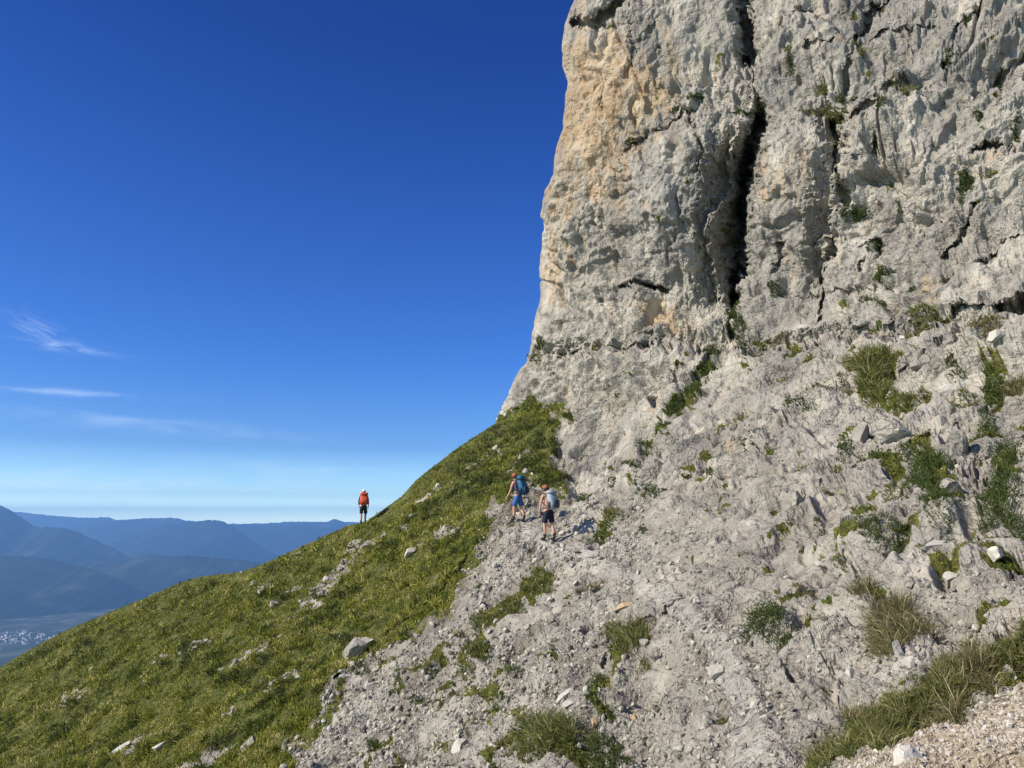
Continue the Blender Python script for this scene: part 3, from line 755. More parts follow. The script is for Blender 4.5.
def plant(kind, x, y, w, h, ang, label, group):
    rs = np.random.default_rng(int(x * 31 + y * 17))
    p0, _, d0 = lookup(x, y); mp_ = float(d0[0]) / FPX; o0 = p0[0]
    area = w * h * .78
    qx, qy, r = foot(x, y + h * .10, w * 1.0, h * .88, ang, int(np.clip(area * 2.0, 80, 5200)), rs)
    n = len(qx)
    B, Nn, d = lookup(qx, qy)
    # a patch breaks up into clumps with rock showing between them
    cl = fbm(B / max(mp_ * 9, .05), 2, int(x)) - .28 * r
    if area > 120:
        k = cl + rs.uniform(-.12, .12, n) > -.30
        if k.sum() > 40: B, Nn, d, r, cl = B[k], Nn[k], d[k], r[k], cl[k]
    n = len(B); cb = .75 + .9 * sstep(-.3, .4, cl)
    if kind == 'tuft':
        H = mp_ * np.clip(min(w, h) * .46, 4, 19) * rs.uniform(.45, 1.15, n) * (1.1 - .4 * r) * cb
        tint = np.clip(.57 + rs.normal(0, .22, n) + cl * .5, 0, 1)
        V, q4, t3, tt = blades(B - o0, Nn, H, np.full(n, mp_) * rs.uniform(.45, 1.0, n), tint, .55, .6, .55, rs)
        me = mesh_np('grass_tuft', V, q4, t3, attrs={'tint': tt})
        tag(link_mesh('grass_tuft', me, M_GRASS, None, o0), label, 'grass tuft', group)
    elif kind == 'dry':
        H = mp_ * np.clip(min(w, h) * .5, 4, 22) * rs.uniform(.4, 1.1, n) * cb
        H[:n // 18] *= 1.5
        tint = np.clip(.42 + rs.normal(0, .22, n), 0, 1); tint[:n // 18] = .95
        Wd = np.full(n, mp_) * rs.uniform(.4, .85, n)
        V, q4, t3, tt = blades(B - o0, Nn, H, Wd, tint, .65, .7, .5, rs)
        me = mesh_np('dry_tussock', V, q4, t3, attrs={'tint': tt})
        tag(link_mesh('dry_tussock', me, M_DRY, None, o0), label, 'tussock', group)
    else:
        hh = mp_ * np.clip(min(w, h) * .40, 3, 17)
        up = Nn * .5 + np.array([0, 0, .5])
        C = B + up * (hh * np.sqrt(np.clip(1 - r * r, .1, 1)) * cb * rs.uniform(.2, 1.05, n))[:, None]
        tint = np.clip(.42 + rs.normal(0, .22, n) + cl * .3, 0, 1)
        V, q4, tt = leaves(C - o0, mp_ * rs.uniform(.7, 1.6, n), tint, rs)
        k = max(8, n // 3)
        V2, q2, t2_, tt2 = blades(B[:k] - o0, Nn[:k], hh * cb[:k] * rs.uniform(.6, 1.25, k), np.full(k, mp_ * .6), tint[:k] * 1.1, .6, .5, .55, rs)
        me = mesh_np('low_shrub', np.concatenate([V, V2]), np.concatenate([q4, q2 + len(V)]), t2_ + len(V), attrs={'tint': np.concatenate([tt, tt2])})
        tag(link_mesh('low_shrub', me, M_SHRUB, None, o0), label, 'shrub', group)

CG, SG, LG, VG = 'plants rooted on the cliff', 'plants growing among the scree', 'plants on the broken lower rock', 'plants along the foreground verge'
PLANTS = [
 ('tuft', 789, 57, 10, 28, 0, 'narrow upright green strip in a cleft near the cliff top', CG),
 ('tuft', 859, 48, 12, 15, 30, 'small tuft in the dark diagonal crack high on the cliff', CG),
 ('shrub', 966, 20, 13, 12, 45, 'topmost small shrub on the cliff, in a diagonal crack', CG),
 ('shrub', 950, 46, 10, 22, -60, 'dark shrub lower down the diagonal crack near the cliff top', CG),
 ('tuft', 824, 105, 50, 15, -12, 'wide grassy mat on the ledge crowning the middle rock pillar', CG),
 ('tuft', 820, 79, 12, 16, -20, 'small tuft just above the grassy mat of the pillar', CG),
 ('shrub', 838, 89, 12, 14, 0, 'dark little shrub at the foot of the diagonal cliff crack', CG),
 ('shrub', 855, 82, 18, 8, 10, 'flat green cushion right of the diagonal cliff crack', CG),
 ('tuft', 905, 93, 28, 9, 22, 'thin grass line on a slanting ledge high on the cliff', CG),
 ('shrub', 882, 107, 13, 9, 10, 'small shrub at the lower end of the slanting ledge', CG),
 ('shrub', 1004, 60, 14, 7, 20, 'dark cushion in a crack by the right edge, high on the cliff', CG),
 ('shrub', 979, 108, 9, 14, 20, 'small dark shrub beside the hollow in the grey face', CG),
 ('shrub', 963, 174, 17, 38, -14, 'tall pointed green shrub on the right of the cliff', CG),
 ('tuft', 990, 167, 26, 8, 20, 'thin strip of grass under the small ochre overhang', CG),
 ('shrub', 1017, 123, 9, 22, 15, 'upright shrub at the right edge above the ochre overhang', CG),
 ('shrub', 756, 98, 11, 34, 5, 'green growth filling the chimney between the two big cracks', CG),
 ('shrub', 740, 109, 22, 6, 0, 'low green line on the ledge left of the chimney growth', CG),
 ('shrub', 697, 99, 15, 9, 20, 'small cushion on top of the bulging grey block', CG),
 ('shrub', 677, 108, 14, 5, 10, 'thin cushion at the left end of the bulging block top', CG),
 ('shrub', 631, 140, 14, 5, 30, 'tiny green line on the slanting edge of the ochre wall', CG),
 ('shrub', 842, 210, 24, 26, 0, 'bushy shrub below the short wide cleft in the cliff', CG),
 ('shrub', 838, 178, 9, 14, 0, 'small shrub just below the short black cleft', CG),
 ('shrub', 874, 246, 10, 20, 10, 'narrow shrub in a crack of the right rock face', CG),
 ('shrub', 881, 273, 19, 20, 0, 'rounded shrub between boulders under the right rock face', CG),
 ('shrub', 873, 302, 24, 11, 12, 'low shrub on a step beneath the rounded shrub', CG),
 ('shrub', 905, 283, 12, 8, 20, 'tiny shrub left of the pale ochre rock nook', CG),
 ('shrub', 942, 279, 14, 13, 0, 'dark shrub atop the pale ochre rock nook', CG),
 ('tuft', 928, 321, 46, 22, 20, 'bright dense grass bank tucked under the long slanting ledge', CG),
 ('dry', 777, 337, 28, 10, 0, 'dull grass clump on the ledge below the middle pillar', CG),
 ('shrub', 735, 318, 17, 44, 5, 'dark green bush at the foot of the long black chimney', CG),
 ('shrub', 733, 290, 9, 14, 0, 'small bush inside the black chimney above its foot', CG),
 ('shrub', 732, 238, 7, 16, 0, 'little dark plant halfway down the black chimney', CG),
 ('shrub', 540, 342, 12, 15, -20, 'upper shrub at the left rim of the cliff', CG),
 ('shrub', 535, 356, 16, 10, 20, 'lower shrub on the ledge at the left rim of the cliff', CG),
 ('shrub', 709, 343, 22, 12, 0, 'shrub at the head of the green gully under the ledge', CG),
 ('shrub', 702, 361, 15, 20, 30, 'second shrub down the green gully', CG),
 ('shrub', 688, 384, 20, 24, 40, 'dark shrub in the upper middle of the green gully', CG),
 ('shrub', 675, 404, 22, 22, 50, 'widest shrub in the middle of the green gully', CG),
 ('shrub', 663, 428, 18, 26, 35, 'long shrub low in the green gully', CG),
 ('shrub', 653, 452, 16, 16, 40, 'lowest shrub of the green gully', CG),
 ('shrub', 771, 284, 9, 16, 0, 'small plant in the shallow crack of the middle pillar', CG),
 ('shrub', 745, 446, 24, 12, 20, 'lone flat shrub on the pale slab right of the gully', LG),
 ('dry', 985, 329, 42, 18, 15, 'brownish grass clump on the rubble by the slanting ledge', LG),
 ('tuft', 965, 340, 26, 9, 8, 'thin grass below the brownish clump by the ledge', LG),
 ('shrub', 952, 362, 16, 20, 0, 'small dark shrub between two pale boulders', LG),
 ('shrub', 990, 372, 30, 44, 20, 'tall green shrub among the boulders near the right edge', LG),
 ('dry', 1012, 378, 28, 24, 0, 'straw coloured tussock by the right edge', LG),
 ('tuft', 966, 391, 36, 14, 0, 'loose green grass below the tall shrub', LG),
 ('tuft', 871, 366, 40, 54, 25, 'large green tussock left of the pale boulder shelf', LG),
 ('tuft', 905, 394, 46, 26, 18, 'bright green grass cushion right of the large tussock', LG),
 ('tuft', 847, 383, 18, 14, 0, 'small grass clump touching the large tussock on its left', LG),
 ('shrub', 823, 393, 22, 9, 12, 'low dark shrub in a slot left of the large tussock', LG),
 ('shrub', 791, 405, 11, 16, 0, 'upright small shrub on the pale rubble band', LG),
 ('shrub', 805, 412, 15, 9, 20, 'dull cushion right of the upright small shrub', LG),
 ('shrub', 872, 453, 22, 14, 10, 'green shrub at the foot of the two rounded boulders', LG),
 ('shrub', 845, 446, 16, 22, 0, 'olive shrub left of the two rounded boulders', LG),
 ('tuft', 838, 470, 12, 14, 0, 'little tuft below the olive shrub', LG),
 ('shrub', 905, 448, 16, 16, 0, 'small shrub above the big dark shrub mass', LG),
 ('shrub', 928, 462, 44, 36, 10, 'top of the big dark shrubs on the right rocks', LG),
 ('shrub', 924, 490, 40, 26, -10, 'middle one of the big dark shrubs', LG),
 ('shrub', 944, 520, 36, 28, -20, 'lowest of the big dark shrubs on the right rocks', LG),
 ('shrub', 1005, 457, 38, 26, -10, 'wide green shrub at the right edge above the large bush', LG),
 ('shrub', 1003, 505, 44, 60, 0, 'large green bush at the right edge of the rocks', LG),
 ('shrub', 985, 424, 24, 20, 20, 'dark shrub on the shelf above the wide edge shrub', LG),
 ('tuft', 889, 485, 12, 16, 10, 'small olive tuft left of the big dark shrubs', LG),
 ('shrub', 886, 541, 44, 28, -5, 'spreading shrub around a pale block below the dark shrubs', LG),
 ('shrub', 866, 529, 12, 22, 0, 'narrow shrub on the left flank of that pale block', LG),
 ('shrub', 800, 542, 10, 13, 0, 'tiny shrub alone on the broad slab', LG),
 ('shrub', 814, 514, 8, 10, 0, 'tiniest green spot high on the broad slab', LG),
 ('tuft', 838, 563, 16, 15, 20, 'small green tuft in the lower broad slab', LG),
 ('dry', 801, 584, 24, 11, 0, 'dull tussock at the slab foot', LG),
 ('dry', 886, 610, 58, 58, 0, 'big brown and green tussock on the rubble at the right', LG),
 ('shrub', 770, 621, 42, 38, 10, 'dark green shrub on the pale rock left of the brown tussock', LG),
 ('shrub', 800, 659, 9, 8, 0, 'small green spot below the dark shrub on pale rock', LG),
 ('tuft', 630, 638, 42, 40, 10, 'bright bushy grass on the rise in the lower scree', SG),
 ('shrub', 598, 678, 18, 26, -10, 'dark shrub below the bushy grass of the rise', SG),
 ('shrub', 596, 699, 20, 12, 0, 'low green mat at the foot of the rise', SG),
 ('shrub', 600, 750, 42, 34, 10, 'round dark green shrub at the bottom of the scree', SG),
 ('tuft', 557, 734, 52, 44, 10, 'broad bright grass clump beside the round dark shrub', SG),
 ('tuft', 529, 756, 34, 26, 10, 'grass clump at the bottom beside the white block', SG),
 ('tuft', 500, 750, 26, 16, 30, 'thin grass right above the white block', SG),
 ('tuft', 520, 719, 20, 14, 40, 'small grass clump above the broad bright one', SG),
 ('shrub', 516, 677, 19, 15, 10, 'small dark shrub alone in the middle scree', SG),
 ('shrub', 484, 706, 12, 9, 10, 'dark little cushion in the lower scree', SG),
 ('shrub', 507, 701, 20, 9, 20, 'flat olive cushion right of the dark little one', SG),
 ('shrub', 550, 692, 10, 10, 0, 'tiny shrub beside the white slab', SG),
 ('dry', 588, 580, 28, 16, 10, 'sparse yellowish tussock near the path below the walkers', SG),
 ('tuft', 535, 577, 34, 20, 30, 'upper grass patch of the slanting green strip in the scree', SG),
 ('tuft', 509, 600, 26, 16, 30, 'second grass patch of the slanting green strip', SG),
 ('tuft', 478, 618, 20, 18, 0, 'bright tuft halfway along the slanting green strip', SG),
 ('tuft', 474, 643, 26, 20, 40, 'grass clump low on the slanting green strip', SG),
 ('tuft', 463, 664, 18, 12, 30, 'lowest clump of the slanting green strip', SG),
 ('tuft', 430, 667, 20, 12, 10, 'small olive clump in the lower left scree', SG),
 ('tuft', 446, 685, 26, 10, 10, 'flat grass clump beneath the olive one in the scree', SG),
 ('shrub', 416, 698, 18, 8, 30, 'thin green line in the lower left scree', SG),
 ('shrub', 363, 670, 14, 18, 0, 'shrub sheltering beneath the big grey boulder', SG),
 ('shrub', 374, 748, 14, 14, 0, 'small dark shrub at the bottom left of the scree', SG),
 ('shrub', 649, 487, 30, 12, 15, 'wide low shrub right of the walkers at the cliff foot', SG),
 ('shrub', 640, 472, 12, 18, 0, 'small shrub where the gully meets the scree', SG),
 ('shrub', 684, 474, 17, 7, 0, 'flat dark shrub on the ledge right of the gully foot', SG),
 ('shrub', 701, 463, 9, 14, 0, 'upright shrub in a notch right of the flat ledge shrub', SG),
 ('shrub', 712, 475, 11, 8, 0, 'small olive shrub at the right end of the ledge', SG),
 ('shrub', 583, 495, 15, 17, 0, 'green shrub just right of the bare-backed walker', SG),
 ('shrub', 613, 484, 18, 7, 0, 'thin cushion on the rocks behind the walkers', SG),
 ('tuft', 608, 514, 26, 14, 35, 'upper grass patch right of the long walker shadow', SG),
 ('shrub', 597, 531, 20, 18, 20, 'lower green patch right of the bare-backed walker', SG),
 ('shrub', 640, 525, 11, 7, 0, 'tiny shrub in the rubble right of the walkers', SG),
 ('tuft', 1003, 627, 54, 37, 20, 'verge grass at the right edge of the picture', VG),
 ('dry', 965, 645, 50, 41, 20, 'dry mixed grass of the verge below the stony bank', VG),
 ('tuft', 938, 663, 54, 43, 20, 'tallest bright green grass of the verge', VG),
 ('dry', 935, 693, 48, 41, 20, 'reddish dry grass of the verge beside the gravel', VG),
 ('tuft', 900, 693, 52, 39, 30, 'silvery green grass in the middle of the verge', VG),
 ('tuft', 872, 721, 62, 51, 30, 'thick dark grass low on the verge', VG),
 ('tuft', 833, 743, 58, 43, 30, 'lowest grass clump of the verge at the bottom edge', VG),
 ('dry', 850, 703, 34, 23, 20, 'thin straw grass on the upper fringe of the verge', VG),
 ('tuft', 974, 760, 32, 14, 0, 'small grass clump alone in the corner gravel', VG),
]
for pl in PLANTS: plant(*pl)

# ------------------------------------------------------------------ stones
ico = bmesh.new(); bmesh.ops.create_icosphere(ico, subdivisions=1, radius=1.0)
ICO_V = np.array([v.co[:] for v in ico.verts]); ICO_F = np.array([[v.index for v in f.verts] for f in ico.faces]); ico.free()
ico = bmesh.new(); bmesh.ops.create_icosphere(ico, subdivisions=3, radius=1.0)
ICO3_V = np.array([v.co[:] for v in ico.verts]); ICO3_F = np.array([[v.index for v in f.verts] for f in ico.faces]); ico.free()

def rand_rot(n, rs):
    qn = rs.normal(size=(n, 4)); qn /= np.linalg.norm(qn, axis=1)[:, None]
    w, x, y, z = qn.T
    return np.stack([1 - 2 * (y * y + z * z), 2 * (x * y - z * w), 2 * (x * z + y * w), 2 * (x * y + z * w), 1 - 2 * (x * x + z * z), 2 * (y * z - x * w), 2 * (x * z - y * w), 2 * (y * z + x * w), 1 - 2 * (x * x + y * y)], 1).reshape(n, 3, 3)

def scatter_stones(name, qx, qy, spx, mat, label):
    B, Nn, d = lookup(qx, qy); n = len(B)
    s = spx * d / FPX * .5
    A = np.stack([np.ones(n), rng.uniform(.55, 1, n), rng.uniform(.35, .8, n)], 1)
    R = rand_rot(n, rng)
    V = ICO_V[None] * rng.uniform(.68, 1.15, (n, 12, 1)) * A[:, None] * s[:, None, None]
    V = np.einsum('nij,nkj->nki', R, V) + (B + Nn * s[:, None] * .32)[:, None]
    Fs = (ICO_F[None] + (np.arange(n) * 12)[:, None, None]).reshape(-1, 3)
    o = link_mesh(name, mesh_np(name, V.reshape(-1, 3), None, Fs), mat)
    tag(o, label, 'rubble', None, 'stuff')

def scree_points(n, x0, x1, y0, y1, dens, keepf):
    qx = rng.uniform(x0, x1, n); qy = rng.uniform(y0, y1, n)
    k = qx > np.interp(qy, sil_y, sil_x) + 4
    qx, qy = qx[k], qy[k]
    k = keepf(qx, qy) > rng.random(len(qx))
    return qx[k], qy[k]
scr_den = np.clip(scree, 0, 1) * (1 - cream) * (.10 + .9 * sstep(-.15, .35, fbm(Pw * .5, 4, 505, .6) + .22 * sstep(640, 720, py) - .1 * (px > 700) * (py < 600))) * (1 - .55 * pathm)
scr_den = scr_den * np.clip(1.15 - 1.1 * sstep(640, 720, px) * sstep(640, 590, py) + .35 * np.exp(-(((px - 960) / 60) ** 2 + ((py - 590) / 35) ** 2)), .06, 1) + .9 * np.exp(-((p_d / dist_w - 1.1) / .5) ** 2) * (px > 600) * (py > 640) * (1 - cream) * .6
qx, qy = scree_points(150000, 200, 1060, 440, 800, 1, lambda a, b: lookup_attr(scr_den, a, b))
scatter_stones('scree_rubble', qx, qy, 1.2 + 1.4 * rng.pareto(2.0, len(qx)).clip(0, 5.0), M_SCREE, 'loose pale limestone rubble scattered over the slope')
qx, qy = scree_points(26000, 780, 1100, 620, 830, 1, lambda a, b: lookup_attr(cream, a, b))
scatter_stones('gravel', qx, qy, 1.8 + 1.6 * rng.pareto(2.5, len(qx)).clip(0, 4.0), M_CREAM, 'cream and white gravel strewn over the path edge')
qx, qy = scree_points(9000, 20, 560, 420, 790, 1, lambda a, b: lookup_attr(bare * grassy, a, b))
scatter_stones('turf_rubble', qx, qy, 1.2 + 1.0 * rng.pareto(2.4, len(qx)).clip(0, 4), M_SCREE, 'small pale stones showing through gaps in the turf')

def rock(x, y, w, h, ang, mat, label, group, name='rock', sink=.22, flat=.7):
    rs = np.random.default_rng(int(x * 7 + y * 13))
    B, Nn, d = lookup(x, y); mp_ = float(d[0]) / FPX
    p = ICO3_V.copy()
    # chop by random planes for an angular block
    for k in range(13):
        nv = rs.normal(size=3); nv /= np.linalg.norm(nv); c = rs.uniform(.34, .72)
        dd = p @ nv; over = np.clip(dd - c, 0, None); p -= over[:, None] * nv
    p += (fbm(p * 2.6 + x, 3, 5) * .05)[:, None] * ICO3_V
    p /= np.abs(p).max(0)
    p *= np.array([w * .5, (w + h) * .25, h * .5]) * mp_
    ca_, sa_ = math.cos(math.radians(ang)), math.sin(math.radians(ang))
    p = np.stack([p[:, 0] * ca_ - p[:, 2] * sa_, p[:, 1], p[:, 0] * sa_ + p[:, 2] * ca_], 1)
    o = link_mesh(name, mesh_np(name, p, None, ICO3_F), mat, None, B[0] + Nn[0] * h * .5 * mp_ * (1 - (.42 if max(w, h) > 22 else .30) * 2))
    tag(o, label, 'rock', group)
G1, G2, G3, G4 = 'rocks lying in the turf', 'rocks lying on the scree', 'rocks on the right hand slope', 'boulders below the slanting ledge'
for r in [
 (356, 650, 44, 22, 38, M_TERR, 'big grey leaning boulder at the edge of turf and scree', G1), (274, 606, 12, 9, 20, M_WHITE, 'white stone alone in the middle of the turf', G1),
 (412, 553, 12, 12, 0, M_WHITE, 'round white rock on the turf below the lone orange walker', G1), (340, 634, 5, 5, 0, M_WHITE, 'tiny white stone in the turf above the big leaning boulder', G1),
 (122, 748, 34, 8, 38, M_WHITE, 'long pale slab in the turf at the bottom left', G1), (160, 744, 20, 8, 35, M_WHITE, 'shorter pale slab right of the long one in the turf', G1),
 (253, 748, 18, 9, 40, M_TERR, 'grey slab where the turf ends at the bottom', G1), (242, 573, 4, 5, 0, M_TERR, 'tiny grey stone on the left skyline of the turf', G1),
 (206, 640, 6, 4, 10, M_WHITE, 'small white stone in the left part of the turf', G1), (331, 684, 20, 12, 20, M_TERR, 'grey rock below the big leaning boulder', G1),
 (462, 754, 22, 18, 20, M_WHITE, 'white block at the bottom of the scree', G2), (569, 697, 28, 13, 32, M_WHITE, 'white slab lying in the middle scree', G2), (572, 708, 18, 9, 15, M_WHITE, 'smaller white slab under the first one', G2),
 (625, 605, 27, 8, 14, M_ORANGE, 'flat brownish slab above the bushy grass', G2), (622, 705, 8, 20, 18, M_ORANGE, 'narrow orange slab standing in the rubble', G2), (656, 651, 15, 12, 0, M_TERR, 'dark grey rock right of the bushy grass', G2),
 (646, 647, 9, 8, 0, M_WHITE, 'white stone beside the dark grey rock', G2), (716, 672, 18, 14, 0, M_WHITE, 'rounded pale rock right of the path', G2), (587, 714, 9, 9, 0, M_ORANGE, 'rusty stone beneath the white slabs', G2),
 (595, 556, 11, 6, 20, M_TERR, 'grey stone beside the path below the walkers', G2), (413, 549, 5, 4, 0, M_TERR, 'small grey stone at the foot of the round white rock', G2), (540, 551, 9, 7, 0, M_TERR, 'grey stone at the feet of the bare-backed walker', G2),
 (530, 483, 8, 6, 0, M_TERR, 'grey stone between the heads of the two walkers', G2), (700, 716, 10, 14, 10, M_WHITE, 'upright pale stone low on the path edge', G2), (672, 742, 14, 9, 20, M_WHITE, 'pale flat stone in the bottom rubble', G2),
 (752, 702, 13, 14, 0, M_WHITE, 'square pale block left of a matching one', G3), (804, 700, 12, 11, 0, M_WHITE, 'square pale block right of a matching one', G3), (755, 680, 9, 11, 0, M_TERR, 'small grey block above the left square block', G3),
 (826, 615, 17, 12, 0, M_TERR, 'grey rock between the dark shrub and brown tussock', G3), (893, 645, 14, 24, 10, M_WHITE, 'upright white stone under the brown tussock', G3), (904, 655, 11, 18, -10, M_WHITE, 'second upright white stone under the brown tussock', G3),
 (843, 659, 10, 17, 0, M_WHITE, 'small upright white stone left of the dark hollow rock', G3), (870, 660, 17, 13, 0, M_TERR, 'rock with a dark shaded side below the brown tussock', G3), (948, 568, 19, 19, 0, M_WHITE, 'round light grey rock in the stony bank', G3),
 (938, 549, 32, 13, 10, M_WHITE, 'white slab above the round light grey rock', G3), (952, 600, 12, 10, 0, M_WHITE, 'small white stone below the round light grey rock', G3), (970, 604, 13, 11, 0, M_WHITE, 'cream stone right of the small white one', G3),
 (962, 688, 22, 8, 25, M_TERR, 'long grey slab between verge grass and gravel', G3), (906, 756, 36, 20, 8, M_CREAM, 'large cream block at the bottom by the verge', G3), (1006, 660, 16, 8, 10, M_WHITE, 'white slab on the gravel at the right edge', G3),
 (890, 724, 12, 7, 0, M_WHITE, 'white stone among the verge grass', G3), (996, 556, 14, 18, 10, M_CREAM, 'cream block leaning at the right of the stony bank', G3),
 (858, 436, 26, 38, -10, M_TERR, 'tall rounded boulder on the left of the pair', G4), (893, 436, 34, 34, 20, M_TERR, 'wide rounded boulder on the right of the pair', G4), (868, 445, 14, 18, 0, M_TERR, 'small rock wedged between the pair of boulders', G4),
 (955, 446, 22, 28, -20, M_TERR, 'leaning grey boulder right of the dark shrubs', G4), (980, 444, 28, 20, 15, M_TERR, 'wide pale boulder right of the leaning grey one', G4), (1010, 432, 30, 14, 0, M_TERR, 'flat topped boulder above the edge shrub', G4),
 (922, 362, 26, 18, 20, M_TERR, 'grey boulder between the grass bank and green cushion', G4), (948, 346, 16, 16, 10, M_TERR, 'grey block left of the brownish clump', G4), (1000, 342, 22, 16, 30, M_WHITE, 'pale block under the slanting ledge at the right', G4),
 (900, 336, 11, 7, 0, M_WHITE, 'white stone left of the bright grass bank', G4), (862, 326, 22, 10, 25, M_TERR, 'grey slab on the ledge left of the grass bank', G4), (945, 385, 24, 16, 10, M_WHITE, 'pale boulder right of the bright green cushion', G4),
 (880, 528, 18, 18, 0, M_TERR, 'pale block wrapped by the spreading shrub', G4), (955, 500, 22, 26, 10, M_TERR, 'broad pale boulder between dark shrubs and edge bush', G4), (915, 566, 10, 12, 0, M_WHITE, 'white stone left of the round light grey rock', G4)]:
    rock(*r)

# ------------------------------------------------------------------ the walkers
def skin_obj(name, pts, edges, radii, mat, parent, sub=2, root=0):
    me = bpy.data.meshes.new(name)
    me.from_pydata([tuple(p) for p in pts], edges, [])
    o = bpy.data.objects.new(name, me); COL.objects.link(o)
    if parent: o.parent = parent
    me.materials.append(mat)
    o.modifiers.new('skin', 'SKIN').use_smooth_shade = True
    for i, r in enumerate(radii):
        sv = me.skin_vertices[0].data[i]
        sv.radius = (r, r) if not isinstance(r, tuple) else r
        sv.use_root = (i == root)
    s = o.modifiers.new('sub', 'SUBSURF'); s.levels = sub; s.render_levels = sub
    return o

def shaped(name, prof, mat, parent, n=20, depth_fn=None):
    """loft of rounded-rectangle rings: prof = [(z, cx, cy, half_w, half_d)]"""
    V, Fq = [], []
    for (z, cx_, cy_, hw, hd) in prof:
        for k in range(n):
            a = 2 * math.pi * k / n
            c, s = math.cos(a), math.sin(a)
            V.append((cx_ + hw * math.copysign(abs(c) ** .6, c), cy_ + hd * math.copysign(abs(s) ** .6, s), z))
    m = len(prof)
    for j in range(m - 1):
        for k in range(n):
            Fq.append((j * n + k, j * n + (k + 1) % n, (j + 1) * n + (k + 1) % n, (j + 1) * n + k))
    me = bpy.data.meshes.new(name)
    me.from_pydata(V, [], Fq + [tuple(range(n))[::-1], tuple(range((m - 1) * n, m * n))])
    for p in me.polygons: p.use_smooth = True
    return link_mesh(name, me, mat, parent)

MS = {
 'skin': plain_material('bare_skin', (.50, .27, .17), .55, 20, .12), 'navy': plain_material('navy_cloth', (.012, .016, .035), .85),  # skin's own warm tone, slightly mottled at random; navy cloth
 'blue': plain_material('blue_cloth', (.03, .11, .29), .8), 'purple': plain_material('purple_cloth', (.10, .06, .15), .8),
 'black': plain_material('black_cloth', (.012, .012, .014), .8), 'orange': plain_material('orange_nylon', (.52, .085, .028), .6),
 'teal': plain_material('teal_nylon', (.010, .085, .15), .6), 'darkteal': plain_material('dark_nylon', (.01, .03, .06), .6),
 'grey': plain_material('light_grey_nylon', (.27, .31, .35), .6), 'dgrey': plain_material('dark_grey_nylon', (.05, .065, .08), .7),
 'white': plain_material('white_cotton', (.75, .74, .72), .8), 'cap': plain_material('rust_cotton', (.30, .10, .05), .8),
 'hair': plain_material('dark_hair', (.035, .022, .014), .7), 'sole': plain_material('boot_leather', (.03, .027, .025), .7), 'sock': plain_material('dark_wool', (.03, .03, .035), .9)}

